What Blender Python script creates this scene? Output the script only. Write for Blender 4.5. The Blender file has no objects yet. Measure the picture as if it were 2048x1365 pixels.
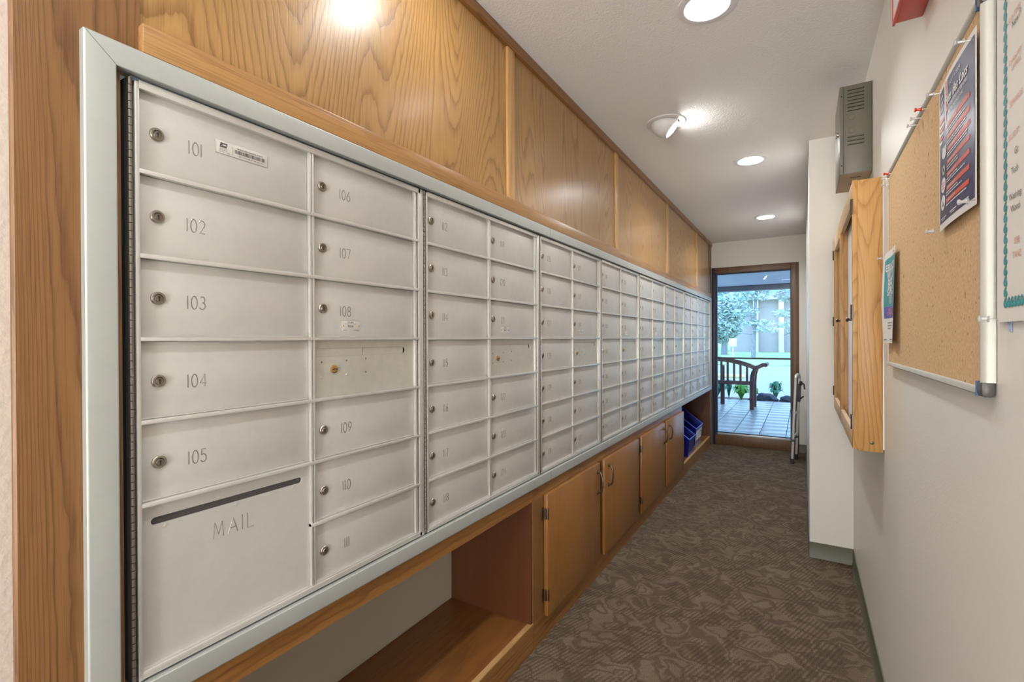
import bpy, bmesh, math, random
from mathutils import Vector, Matrix
random.seed(7)
C = bpy.context.scene.collection
SC = bpy.context.scene
PI = math.pi

# ------------------------------------------------------------------ camera
CAM_H = 1.27
yaw, pit, rol = math.radians(31.252), math.radians(-.2309), math.radians(-.268)
fw = Vector((-math.sin(yaw)*math.cos(pit), math.cos(yaw)*math.cos(pit), math.sin(pit)))
r0 = Vector((math.cos(yaw), math.sin(yaw), 0)); u0 = r0.cross(fw)
rt = r0*math.cos(rol)+u0*math.sin(rol); up = -r0*math.sin(rol)+u0*math.cos(rol)
cam = bpy.data.objects.new('camera', bpy.data.cameras.new('camera')); C.objects.link(cam)
m3 = Matrix((rt, up, -fw)).transposed()
cam.matrix_world = Matrix.Translation((0, 0, CAM_H)) @ m3.to_4x4()
cam.data.sensor_width = 36.0; cam.data.lens = 959.94/2048*36
cam.data.clip_start = .02; cam.data.clip_end = 300
SC.camera = cam

# ------------------------------------------------------------------ world, exposure
SC.view_settings.view_transform = 'Standard'
SC.view_settings.look = 'None'
SC.view_settings.gamma = 1.0
SC.view_settings.use_curve_mapping = False
SC.view_settings.exposure = 0.86
w = bpy.data.worlds.new('overcast_sky'); SC.world = w; w.use_nodes = True
bg = w.node_tree.nodes['Background']
bg.inputs[0].default_value = (.40, .66, 1.0, 1); bg.inputs[1].default_value = 2.9

LAMP = 235.0          # radiance of the ceiling lamps
FILL = 44.0          # watts of the fill light added behind the camera to brighten the hall
ld = bpy.data.lights.new('fill_light', 'AREA'); ld.shape = 'RECTANGLE'; ld.size = .44; ld.size_y = 1.9
ld.energy = FILL; ld.color = (1, .995, .985)
lo = bpy.data.objects.new('fill_light', ld); C.objects.link(lo); lo.location = (-.02, -2.5, 1.1); lo.rotation_euler = (math.radians(108), 0, 0)
ud = bpy.data.lights.new('fill_uplight', 'AREA'); ud.shape = 'RECTANGLE'; ud.size = .9; ud.size_y = 1.1; ud.energy = 30.0; ud.color = (1, .995, .985)  # unseen uplight, added behind the camera to lift the ceiling
uo = bpy.data.objects.new('fill_uplight', ud); C.objects.link(uo); uo.location = (-.36, -1.95, 1.42); uo.rotation_euler = (math.radians(180), 0, 0)

# ------------------------------------------------------------------ helpers
class MB:
    def __init__(s): s.v = []; s.f = []; s.m = []; s.sm = []
    def add(s, vs, fs, m=0, smooth=False):
        o = len(s.v); s.v += [tuple(p) for p in vs]
        for f in fs: s.f.append(tuple(i+o for i in f)); s.m.append(m); s.sm.append(smooth)
        return s
    def quad(s, a, b, c, d, m=0): return s.add([a, b, c, d], [(0, 1, 2, 3)], m)
    def box(s, x0, x1, y0, y1, z0, z1, m=0, bev=0.0):
        if x0 > x1: x0, x1 = x1, x0
        if y0 > y1: y0, y1 = y1, y0
        if z0 > z1: z0, z1 = z1, z0
        if bev <= 0:
            vs = [(x0,y0,z0),(x1,y0,z0),(x1,y1,z0),(x0,y1,z0),(x0,y0,z1),(x1,y0,z1),(x1,y1,z1),(x0,y1,z1)]
            return s.add(vs, [(0,3,2,1),(4,5,6,7),(0,1,5,4),(1,2,6,5),(2,3,7,6),(3,0,4,7)], m)
        b = bmesh.new(); bmesh.ops.create_cube(b, size=1)
        for v in b.verts:
            v.co = Vector(((x0+x1)/2+v.co.x*(x1-x0), (y0+y1)/2+v.co.y*(y1-y0), (z0+z1)/2+v.co.z*(z1-z0)))
        bmesh.ops.bevel(b, geom=b.edges[:], offset=bev, segments=2, profile=.5, affect='EDGES')
        return s.bm(b, m)
    def bm(s, b, m=0, smooth=False):
        b.verts.index_update()
        s.add([v.co[:] for v in b.verts], [[v.index for v in f.verts] for f in b.faces], m, smooth); b.free(); return s
    def cyl(s, p0, p1, r, r2=None, n=12, m=0, caps=True, smooth=True):
        p0, p1 = Vector(p0), Vector(p1); r2 = r if r2 is None else r2
        d = (p1-p0).normalized(); a = d.orthogonal().normalized(); b = d.cross(a)
        vs = []
        for p, q in ((p0, r), (p1, r2)):
            for i in range(n):
                t = 2*PI*i/n; vs.append(p+a*math.cos(t)*q+b*math.sin(t)*q)
        s.add(vs, [(i, (i+1) % n, n+(i+1) % n, n+i) for i in range(n)], m, smooth)
        if caps:
            s.add(vs, [tuple(range(n-1, -1, -1)), tuple(range(n, 2*n))], m, False)
        return s
    def tube(s, path, r, n=8, m=0, closed=False):
        P = [Vector(p) for p in path]; k = len(P); R = r if isinstance(r, (list, tuple)) else [r]*k
        vs = []; a = None
        for i, p in enumerate(P):
            if closed: d = P[(i+1) % k]-P[i-1]
            else: d = P[min(i+1, k-1)]-P[max(i-1, 0)]
            d.normalize()
            a = d.orthogonal().normalized() if a is None else (a-d*a.dot(d)).normalized()
            b = d.cross(a)
            for j in range(n):
                t = 2*PI*j/n; vs.append(p+a*math.cos(t)*R[i]+b*math.sin(t)*R[i])
        fs = []
        for i in range(k if closed else k-1):
            i2 = (i+1) % k
            for j in range(n): fs.append((i*n+j, i*n+(j+1) % n, i2*n+(j+1) % n, i2*n+j))
        s.add(vs, fs, m, True)
        if not closed: s.add(vs, [tuple(range(n-1, -1, -1)), tuple(range((k-1)*n, k*n))], m)
        return s
    def lathe(s, prof, c, axis, n=24, m=0, smooth=True, mats=None):
        c = Vector(c); d = Vector(axis).normalized(); a = d.orthogonal().normalized(); b = d.cross(a)
        vs = [c+d*h+a*(r*math.cos(2*PI*i/n))+b*(r*math.sin(2*PI*i/n)) for r, h in prof for i in range(n)]
        for k in range(len(prof)-1):
            fs = [(k*n+i, k*n+(i+1) % n, (k+1)*n+(i+1) % n, (k+1)*n+i) for i in range(n)]
            s.add(vs, [], m)
            o = len(s.v)-len(vs)
            for f in fs: s.f.append(tuple(q+o for q in f)); s.m.append(mats[k] if mats else m); s.sm.append(smooth)
        return s
    def prism(s, pts, d, m=0):
        P = [Vector(p) for p in pts]; n = len(P); d = Vector(d)
        vs = P+[p+d for p in P]
        return s.add(vs, [tuple(range(n-1, -1, -1)), tuple(range(n, 2*n))]+[(i, (i+1) % n, n+(i+1) % n, n+i) for i in range(n)], m)
    def mesh(s, name, mats, recalc=True):
        me = bpy.data.meshes.new(name); me.from_pydata(s.v, [], s.f)
        for mt in (mats if isinstance(mats, (list, tuple)) else [mats]): me.materials.append(mt)
        me.polygons.foreach_set('material_index', s.m); me.polygons.foreach_set('use_smooth', s.sm)
        b = bmesh.new(); b.from_mesh(me); bmesh.ops.remove_doubles(b, verts=b.verts, dist=1e-6)
        
        if recalc: bmesh.ops.recalc_face_normals(b, faces=b.faces)
        b.to_mesh(me); b.free()
        me.set_sharp_from_angle(angle=math.radians(38)); me.update(); return me

WL = {}                # world location of every object made here
def link(name, data, parent=None, loc=(0, 0, 0)):
    o = bpy.data.objects.new(name, data); C.objects.link(o); loc = Vector(loc); WL[o.name] = loc
    if parent is not None:
        o.parent = parent; o.location = loc-WL[parent.name]
    else: o.location = loc
    return o
def part(name, mb, mats, parent=None, loc=(0, 0, 0), label=None, recalc=True):
    """mesh given in WORLD coordinates, its origin put at loc (parent's base by default)"""
    if parent is not None and tuple(loc) == (0, 0, 0): loc = WL[parent.name]
    loc = Vector(loc); mb.v = [tuple(Vector(p)-loc) for p in mb.v]
    o = link(name, mb.mesh(name, mats, recalc), parent, loc)
    if label: o['label'] = label
    return o
def thing(name, label, cat, loc, group=None):
    o = link(name, None, None, loc); o.empty_display_size = .05
    o['label'] = label; o['category'] = cat
    if group: o['group'] = group
    return o
def tag(o, label, cat, group=None):
    o['label'] = label; o['category'] = cat
    if group: o['group'] = group
    return o
def struct(o): o['kind'] = 'structure'; return o
def stuff(o): o['kind'] = 'stuff'; return o

# ------------------------------------------------------------------ materials
def nt(name):
    m = bpy.data.materials.new(name); m.use_nodes = True
    return m, m.node_tree, m.node_tree.nodes['Principled BSDF']
def N(t, typ, **kw):
    n = t.nodes.new(typ)
    for k, v in kw.items():
        if k.startswith('i_'):
            key = k[2:]; n.inputs[int(key) if key.isdigit() else key].default_value = v
        else: setattr(n, k, v)
    return n
def mth(t, op, a, b=None, c=None):
    n = t.nodes.new('ShaderNodeMath'); n.operation = op
    for i, x in enumerate((a, b, c)):
        if x is None: continue
        if isinstance(x, (int, float)): n.inputs[i].default_value = x
        else: t.links.new(x, n.inputs[i])
    return n.outputs[0]
def ramp(t, fac, stops):
    n = t.nodes.new('ShaderNodeValToRGB'); e = n.color_ramp.elements
    while len(e) < len(stops): e.new(.5)
    for el, (p, c) in zip(e, stops):
        el.position = p; el.color = (c, c, c, 1) if isinstance(c, (int, float)) else (*c, 1)
    t.links.new(fac, n.inputs[0]); return n.outputs[0]
def mixc(t, fac, a, b):
    n = t.nodes.new('ShaderNodeMix'); n.data_type = 'RGBA'
    for sock, x in ((n.inputs[0], fac), (n.inputs[6], a), (n.inputs[7], b)):
        if isinstance(x, (int, float)): sock.default_value = x
        elif isinstance(x, tuple): sock.default_value = (*x, 1)
        else: t.links.new(x, sock)
    return n.outputs[2]
def bump(t, p, h, strength, dist=.01):
    n = t.nodes.new('ShaderNodeBump'); n.inputs['Strength'].default_value = strength; n.inputs['Distance'].default_value = dist
    t.links.new(h, n.inputs['Height']); t.links.new(n.outputs[0], p.inputs['Normal'])
def noise(t, vec, scale, detail=2, rough=.5, dist=0):
    n = t.nodes.new('ShaderNodeTexNoise'); n.inputs['Scale'].default_value = scale; n.inputs['Detail'].default_value = detail
    n.inputs['Roughness'].default_value = rough; n.inputs['Distortion'].default_value = dist
    if vec is not None: t.links.new(vec, n.inputs['Vector'])
    return n.outputs['Fac']
def pos(t): return t.nodes.new('ShaderNodeNewGeometry').outputs['Position']
def plain(name, col, rough=.5, metal=0, spec=.5, var=0.0, vscale=8, bmp=0, bscale=200, bdist=.001, coat=0):
    m, t, p = nt(name)
    p.inputs['Base Color'].default_value = (*col, 1); p.inputs['Roughness'].default_value = rough
    p.inputs['Metallic'].default_value = metal; p.inputs['Specular IOR Level'].default_value = spec
    p.inputs['Coat Weight'].default_value = coat
    if var:
        f = noise(t, pos(t), vscale, 3, .6)
        t.links.new(mixc(t, ramp(t, f, [(.3, 0), (.7, 1)]), tuple(c*(1-var) for c in col), tuple(min(1, c*(1+var)) for c in col)), p.inputs['Base Color'])
    if bmp: bump(t, p, noise(t, pos(t), bscale, 2), bmp, bdist)
    return m
def wood(name, light, dark, axis='Z', rings=20, s=3.2, along=.07, rough=.33, coat=.0, cont=1.0, bmp=.12, pore=.5):
    m, t, p = nt(name)
    sx = N(t, 'ShaderNodeSeparateXYZ'); t.links.new(pos(t), sx.inputs[0])
    rnd = t.nodes.new('ShaderNodeObjectInfo').outputs['Random']
    X, Y, Z = sx.outputs
    A, B, L = {'Z': (X, Y, Z), 'Y': (X, Z, Y), 'X': (Y, Z, X)}[axis]
    off = mth(t, 'MULTIPLY', rnd, 37.0)
    def vec(ka, kl):
        c = N(t, 'ShaderNodeCombineXYZ')
        t.links.new(mth(t, 'ADD', mth(t, 'MULTIPLY', A, ka), off), c.inputs[0])
        t.links.new(mth(t, 'MULTIPLY', B, ka), c.inputs[1]); t.links.new(mth(t, 'ADD', mth(t, 'MULTIPLY', L, kl), off), c.inputs[2])
        return c.outputs[0]
    n1 = noise(t, vec(1, along), s, 1.5, .35, .15)
    wob = noise(t, vec(1, .25), 40, 2, .5)
    fr = mth(t, 'FRACT', mth(t, 'ADD', mth(t, 'MULTIPLY', n1, rings), mth(t, 'MULTIPLY', wob, .8)))
    ring = ramp(t, fr, [(0, 1), (.10, .75), (.30, .25), (.75, .08), (.96, .35), (1, 1)])
    po = ramp(t, noise(t, vec(1, .02), 420, 1, .5), [(.50, 0), (.66, 1)])
    tone = ramp(t, noise(t, vec(1, .15), 2.2, 2), [(.3, 0), (.7, 1)])
    k = mth(t, 'MULTIPLY', mth(t, 'MINIMUM', mth(t, 'ADD', mth(t, 'MULTIPLY', ring, .75*cont), mth(t, 'MULTIPLY', po, pore*.5)), 1.0), 1.0)
    lt = mixc(t, tone, tuple(c*.86 for c in light), light)
    t.links.new(mixc(t, k, lt, dark), p.inputs['Base Color'])
    p.inputs['Roughness'].default_value = rough; p.inputs['Coat Weight'].default_value = coat; p.inputs['Coat Roughness'].default_value = .24
    bump(t, p, mth(t, 'ADD', mth(t, 'MULTIPLY', k, -1), noise(t, vec(1, .3), 60, 2)), bmp, .002)
    return m

OAK_L, OAK_D = (.465, .265, .086), (.195, .087, .021)
M = {}
M['oak_panel'] = wood('oak_veneer_panel', OAK_L, OAK_D, 'Z', rings=85, s=2.3, along=.15, rough=.36, coat=.30, cont=.95, bmp=.14)
M['oak_batten'] = wood('oak_batten', (.62, .37, .135), (.36, .175, .05), 'Z', rings=40, s=4, along=.06, rough=.36, coat=.25, cont=.7, bmp=.12)
M['oak_v'] = wood('oak_upright', (.235, .114, .036), (.095, .036, .010), 'Z', rings=105, s=4.2, along=.035, rough=.42, cont=.95, bmp=.16)
M['oak_h'] = wood('oak_rail', (.31, .145, .040), (.14, .052, .012), 'Y', rings=24, s=5, along=.04, rough=.36)
M['oak_ledge'] = wood('oak_ledge_strip', (.43, .235, .088), (.22, .10, .033), 'Y', rings=10, s=6, along=.05, rough=.32, pore=.9, cont=.6)
M['door_wood'] = wood('birch_cabinet_door', (.335, .150, .036), (.21, .082, .017), 'Z', rings=9, s=2.4, along=.12, rough=.36, cont=.6, coat=.15)
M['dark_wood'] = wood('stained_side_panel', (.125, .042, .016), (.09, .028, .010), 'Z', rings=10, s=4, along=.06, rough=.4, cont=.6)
M['shelf_wood'] = wood('stained_shelf', (.22, .090, .024), (.12, .042, .011), 'Y', rings=14, s=5, along=.05, rough=.34, cont=.7)
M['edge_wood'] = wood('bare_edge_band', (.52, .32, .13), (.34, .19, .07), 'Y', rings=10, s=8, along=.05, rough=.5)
M['pine'] = wood('pine_board', (.56, .315, .105), (.33, .145, .036), 'Z', rings=34, s=6.0, along=.17, rough=.42, cont=1.0)
M['pine_lit'] = wood('lit_pine', (.62, .44, .25), (.42, .27, .13), 'Y', rings=10, s=8, along=.05, rough=.5)  # paler copy of the pine: light on sills and rails put into colour
M['win_wood'] = wood('window_oak', (.17, .088, .042), (.09, .042, .018), 'Z', rings=16, s=6, along=.05, rough=.4)
M['bench_wood'] = plain('bench_teak', (.085, .035, .032), .5, var=.2)
def alu(name, col, rough, metal, dirt):
    m, t, p = nt(name); P = pos(t)
    f1 = ramp(t, noise(t, P, 6, 4, .6), [(.35, 0), (.75, 1)]); f2 = ramp(t, noise(t, P, 45, 3, .7), [(.45, 0), (.8, 1)])
    c = mixc(t, mth(t, 'MULTIPLY', mth(t, 'ADD', mth(t, 'MULTIPLY', f1, .6), mth(t, 'MULTIPLY', f2, .4)), dirt), col, tuple(x*.62 for x in col))
    t.links.new(c, p.inputs['Base Color']); p.inputs['Metallic'].default_value = metal
    t.links.new(mth(t, 'ADD', mth(t, 'MULTIPLY', f2, .08), rough), p.inputs['Roughness'])
    bump(t, p, noise(t, P, 900, 1), .03, .0005)
    return m
M['alu_door'] = alu('anodised_door', (.55, .54, .515), .42, .25, .30)
M['alu_rail'] = alu('anodised_rail', (.62, .61, .58), .34, .5, .35)
M['alu_frame'] = alu('satin_aluminium_surround', (.45, .47, .455), .48, .35, .25)
M['slot_panel'] = alu('worn_slot_plate', (.55, .535, .48), .36, .35, .6)
M['gap'] = plain('dark_recess', (.02, .016, .013), .8)
M['hinge_steel'] = plain('hinge_steel', (.24, .21, .185), .42, .8)
M['engrave'] = plain('engraved_metal', (.20, .19, .17), .35, .7)
M['nickel'] = plain('nickel_lock', (.36, .33, .28), .34, .95)
M['nickel_dark'] = plain('nickel_plug', (.27, .245, .20), .36, .95)
M['brass'] = plain('brass_lock', (.55, .36, .16), .25, .95)
M['black'] = plain('black_void', (.01, .01, .01), .6)
M['ink'] = plain('dark_print', (.07, .065, .065), .6)
M['sticker'] = plain('silver_label', (.60, .585, .55), .4, .2)
M['wall'] = plain('cream_wall_paint', (.76, .745, .695), .42, bmp=.25, bscale=160, bdist=.002, spec=.4)
M['wall_pink'] = plain('warm_plaster', (.55, .475, .42), .7, bmp=.35, bscale=110, bdist=.004)
M['ceil'] = plain('orange_peel_ceiling', (.86, .855, .85), .6, bmp=.6, bscale=150, bdist=.004)
M['back'] = plain('bay_back_paint', (.50, .45, .37), .7, bmp=.1)
M['base'] = plain('vinyl_cove_base', (.115, .115, .082), .45)
M['bronze'] = plain('antique_bronze', (.11, .085, .06), .36, .85)
M['white_trim'] = plain('white_lamp_trim', (.77, .76, .77), .45)
M['baffle'] = plain('white_baffle', (.42, .42, .42), .5)
M['grey_box'] = plain('grey_enamel', (.155, .150, .115), .42, var=.06)
M['card'] = plain('primer_underside', (.40, .31, .22), .6, var=.1)
M['red_sign'] = plain('red_sign_housing', (.55, .045, .03), .35)
M['white_pl'] = plain('white_plastic', (.80, .80, .80), .4)
M['paper'] = plain('white_paper', (.76, .75, .72), .55)
M['board_alu'] = plain('board_aluminium', (.50, .50, .46), .5, .3)
M['cap'] = plain('dark_corner_cap', (.075, .07, .072), .4)
M['cap_blue'] = plain('blue_corner_edge', (.03, .09, .22), .4)
M['navy'] = plain('poster_navy', (.022, .03, .115), .34, spec=.3)
M['p_red'] = plain('poster_red', (.62, .075, .04), .4, spec=.3)
M['p_white'] = plain('poster_white', (.78, .78, .80), .4, spec=.3)
M['p_gold'] = plain('poster_gold', (.50, .46, .30), .3)
M['teal'] = plain('flyer_teal', (.035, .29, .32), .45)
M['violet'] = plain('flyer_violet', (.10, .10, .42), .45)
M['pink'] = plain('flyer_pink', (.60, .25, .45), .5)
M['gem'] = plain('teal_print', (.02, .27, .30), .5)
M['gem_mid'] = plain('light_teal_print', (.08, .42, .45), .5)
M['gem_top'] = plain('yellow_green_print', (.40, .40, .20), .5)
M['t_red'] = plain('coral_print', (.74, .34, .26), .6)
M['t_black'] = plain('grey_black_print', (.13, .12, .11), .6)
M['pale_blue'] = plain('blue_paper', (.42, .50, .85), .5)
M['pin_clear'] = plain('clear_pin', (.78, .78, .78), .08, spec=.8)
M['pin_clear'].node_tree.nodes['Principled BSDF'].inputs['Transmission Weight'].default_value = .6
M['pin_red'] = plain('red_pin', (.65, .03, .01), .2)
M['steel'] = plain('pin_steel', (.55, .52, .48), .25, 1)
M['bin_blue'] = plain('blue_plastic', (.003, .008, .20), .35)
M['bin_rim'] = plain('blue_plastic_rim', (.02, .06, .55), .3)
M['maroon'] = plain('maroon_print', (.14, .02, .03), .5)
M['walker'] = plain('walker_aluminium', (.68, .67, .65), .38, .35)
M['grip'] = plain('grey_grip', (.10, .085, .085), .6)
M['rubber'] = plain('black_rubber', (.03, .03, .035), .7)
M['tile'] = plain('porch_tile', (.40, .40, .40), .28, var=.08, vscale=12)
M['grout'] = plain('dark_grout', (.09, .09, .10), .8)
M['soffit'] = wood('soffit_board', (.48, .50, .55), (.30, .32, .36), 'X', rings=12, s=4, along=.05, rough=.5)
M['beam'] = plain('dark_beam', (.09, .095, .11), .5)
M['asphalt'] = plain('pale_asphalt', (.27, .27, .28), .7, var=.08)
M['curb'] = plain('yellow_curb_paint', (.65, .55, .25), .7)
M['grass'] = plain('lawn', (.26, .40, .19), .9, var=.25, vscale=2)
M['soil'] = plain('planting_soil', (.10, .075, .06), .9, var=.4, vscale=30)
M['rock'] = plain('dark_rock', (.045, .05, .075), .8, var=.35, vscale=20, bmp=.5, bscale=30, bdist=.02)
M['leaf_g'] = plain('bright_leaf', (.11, .36, .06), .45, var=.3, vscale=15)
M['leaf_b'] = plain('blue_green_leaf', (.07, .27, .17), .45, var=.3, vscale=15)
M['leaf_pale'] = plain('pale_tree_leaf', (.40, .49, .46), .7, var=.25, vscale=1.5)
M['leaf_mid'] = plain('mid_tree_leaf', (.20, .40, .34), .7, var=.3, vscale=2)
M['bark'] = plain('bark', (.24, .25, .27), .8, var=.2)
M['brick'] = plain('pale_brick_wall', (.40, .35, .36), .8, var=.06, vscale=1)
M['column'] = plain('white_column', (.72, .72, .72), .6)
M['roof'] = plain('grey_shingle', (.30, .30, .33), .8)
M['sash_dark'] = plain('dark_sash', (.012, .016, .045), .4)
M['sash_alu'] = plain('sash_aluminium', (.62, .66, .72), .35, .5)
def emit(name, col, s):
    m, t, p = nt(name); p.inputs['Base Color'].default_value = (*col, 1)
    p.inputs['Emission Color'].default_value = (*col, 1); p.inputs['Emission Strength'].default_value = s; return m
M['lamp'] = emit('lamp_lens', (1, .995, .985), LAMP); M['lamp_eye'] = emit('eyeball_lens', (1, .97, .92), LAMP*.33)
def glassm():
    m = bpy.data.materials.new('window_glass'); m.use_nodes = True; t = m.node_tree; t.nodes.clear()
    o = N(t, 'ShaderNodeOutputMaterial'); mx = N(t, 'ShaderNodeMixShader'); fr = N(t, 'ShaderNodeFresnel', i_IOR=1.45)
    tr = N(t, 'ShaderNodeBsdfTransparent'); tr.inputs[0].default_value = (.90, .95, .98, 1); gl = N(t, 'ShaderNodeBsdfGlossy'); gl.inputs['Roughness'].default_value = .0
    t.links.new(fr.outputs[0], mx.inputs[0]); t.links.new(tr.outputs[0], mx.inputs[1]); t.links.new(gl.outputs[0], mx.inputs[2]); t.links.new(mx.outputs[0], o.inputs[0])
    return m
M['glass'] = glassm()
def carpetm():
    m, t, p = nt('patterned_carpet'); P = pos(t)
    warp = N(t, 'ShaderNodeTexNoise', i_Scale=11.0, i_Detail=2.0); t.links.new(P, warp.inputs['Vector'])
    va = N(t, 'ShaderNodeVectorMath', operation='MULTIPLY_ADD'); va.inputs[1].default_value = (.15, .15, 0); t.links.new(warp.outputs['Color'], va.inputs[0]); t.links.new(P, va.inputs[2])
    n1 = noise(t, va.outputs[0], 8.5, 1, .4)
    band = ramp(t, n1, [(.33, 0), (.38, 1), (.43, 1), (.47, 0), (.53, 0), (.56, 1), (.60, 1), (.64, 0)])   # swirling dark ribbons
    n2 = noise(t, va.outputs[0], 6.5, 1, .5)
    zone = ramp(t, n2, [(.44, 0), (.50, 1)])
    wv = N(t, 'ShaderNodeTexWave', i_Scale=21.0, i_Distortion=1.6); wv.bands_direction = 'DIAGONAL'
    wv.inputs['Detail Scale'].default_value = 3
    mp = N(t, 'ShaderNodeMapping'); mp.inputs['Rotation'].default_value = (0, 0, 1.15); mp.inputs['Scale'].default_value = (1.3, 1.3, 0)
    t.links.new(P, mp.inputs[0]); t.links.new(mp.outputs[0], wv.inputs['Vector'])
    hatch = ramp(t, wv.outputs['Fac'], [(.35, 0), (.65, 1)])
    lightz = ramp(t, noise(t, va.outputs[0], 7.0, 2, .5), [(.35, 0), (.66, 1)])
    dk, md, lt = (.074, .049, .034), (.148, .110, .078), (.180, .138, .098)
    base = mixc(t, lightz, md, lt)
    c = mixc(t, mth(t, 'MULTIPLY', mth(t, 'MULTIPLY', hatch, zone), .62), base, dk)
    c = mixc(t, mth(t, 'MULTIPLY', band, .62), c, dk)
    tuft = noise(t, P, 330, 2, .7)
    c2 = mixc(t, ramp(t, tuft, [(.40, 0), (.62, 1)]), tuple(x for x in (.55, .55, .55)), (1.35, 1.35, 1.3))
    mu = N(t, 'ShaderNodeMix'); mu.data_type = 'RGBA'; mu.blend_type = 'MULTIPLY'; mu.inputs[0].default_value = 1
    t.links.new(c, mu.inputs[6]); t.links.new(c2, mu.inputs[7]); t.links.new(mu.outputs[2], p.inputs['Base Color'])
    p.inputs['Roughness'].default_value = .95; p.inputs['Specular IOR Level'].default_value = .15
    bump(t, p, tuft, .6, .004); return m
M['carpet'] = carpetm()
def corkm():
    m, t, p = nt('cork'); P = pos(t)
    f = noise(t, P, 150, 3, .6); d = ramp(t, noise(t, P, 85, 1, .5), [(.71, 0), (.74, 1)])
    c = mixc(t, ramp(t, f, [(.35, 0), (.65, 1)]), (.55, .36, .18), (.69, .48, .27))
    t.links.new(mixc(t, mth(t, 'MULTIPLY', d, .75), c, (.16, .08, .035)), p.inputs['Base Color']); p.inputs['Roughness'].default_value = .85
    bump(t, p, f, .15, .002); return m
M['cork'] = corkm()

# ------------------------------------------------------------------ text
def text_geo(txt, size, shear=0.0, bold=0.0, space=1.0):
    cu = bpy.data.curves.new('t', 'FONT'); cu.body = txt; cu.size = size; cu.shear = shear; cu.offset = bold*size; cu.space_character = space
    cu.resolution_u = 3; cu.fill_mode = 'FRONT'
    o = bpy.data.objects.new('t', cu); C.objects.link(o)
    dg = bpy.context.evaluated_depsgraph_get(); me = bpy.data.meshes.new_from_object(o.evaluated_get(dg))
    vs = [v.co.copy() for v in me.vertices]; fs = [tuple(q.vertices) for q in me.polygons]
    bpy.data.objects.remove(o); bpy.data.curves.remove(cu); bpy.data.meshes.remove(me)
    return vs, fs
def put_text(mb, txt, size, fn, x, y, m=0, align='L', width=None, **kw):
    vs, fs = text_geo(txt, size, **kw)
    if not vs: return
    w_ = max(v.x for v in vs); k = width/w_ if width else 1
    ox = x-(0 if align == 'L' else w_*k/2)
    mb.add([fn(ox+v.x*k, y+v.y) for v in vs], fs, m)

# ------------------------------------------------------------------ room shell
CZ = 2.41; WP = -.947; XR = .238; XF = .03; YE = 6.19; YB = -2.6
fl = struct(part('floor', MB().box(-1.42, .5, YB-.1, YE, -.04, 0), M['carpet']))
# ceiling with openings for the recessed lamps
LT = [('can', -.28, 1.757), ('eye', -.62, 2.595), ('can', -.287, 3.425), ('can', -.30, 5.10), ('eye', -.62, 1.09), ('can', -.28, .10)]
b = bmesh.new()
xs = [-1.42]; HR = .074
def holed_ceiling():
    mb = MB()
    cells = sorted([(y, x) for k, x, y in LT])
    ys = [YB-.1]
    strips = []
    y_prev = YB-.1
    for y, x in cells:
        strips.append((y_prev, y-.11, None)); strips.append((y-.11, y+.11, x)); y_prev = y+.11
    strips.append((y_prev, YE+.02, None))
    for a, b_, x in strips:
        if x is None: mb.quad((-1.42, a, CZ), (.5, a, CZ), (.5, b_, CZ), (-1.42, b_, CZ)); continue
        mb.quad((-1.42, a, CZ), (x-.11, a, CZ), (x-.11, b_, CZ), (-1.42, b_, CZ)); mb.quad((x+.11, a, CZ), (.5, a, CZ), (.5, b_, CZ), (x+.11, b_, CZ))
        c = (a+b_)/2; n = 32; o = []; i_ = []
        for k in range(n):
            t = 2*PI*k/n; cx, sy = math.cos(t), math.sin(t); q = .11/max(abs(cx), abs(sy))
            o.append((x+cx*q, c+sy*q, CZ)); i_.append((x+cx*HR, c+sy*HR, CZ))
        for k in range(n): mb.quad(o[k], o[(k+1) % n], i_[(k+1) % n], i_[k])
        # corners of the square
        for sx in (-1, 1):
            for sy in (-1, 1): pass
    return mb
def ceil_mb():
    mb = holed_ceiling(); fs = []
    for f in mb.f:                                   # every face looks down into the hall
        a, b_, c = (Vector(mb.v[i]) for i in f[:3])
        fs.append(f[::-1] if (b_-a).cross(c-a).z > 0 else f)
    mb.f = fs; return mb.box(-1.45, .53, YB-.1, YE+.1, CZ+.25, CZ+.3)
ce = struct(part('ceiling', ceil_mb(), M['ceil'], recalc=False))

# right-hand wall, the jog and the far right wall
wr = struct(part('wall_right', MB().box(XR, XR+.1, YB, 3.27, 0, CZ).box(XF, XR+.1, 3.27, YE, 0, CZ), M['wall']))
wb_ = struct(part('wall_back', MB().box(-1.42, .5, YB-.1, YB, 0, CZ), M['wall']))
# end wall around the window (opening X -.937..-.043, z 0..2.11)
we = struct(part('wall_end', MB().box(-.043, XF+.2, YE, YE+.12, 0, CZ).box(-1.45, -.937, YE, YE+.12, 0, CZ).box(-.937, -.043, YE, YE+.12, 2.108, CZ), M['wall']))
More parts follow.
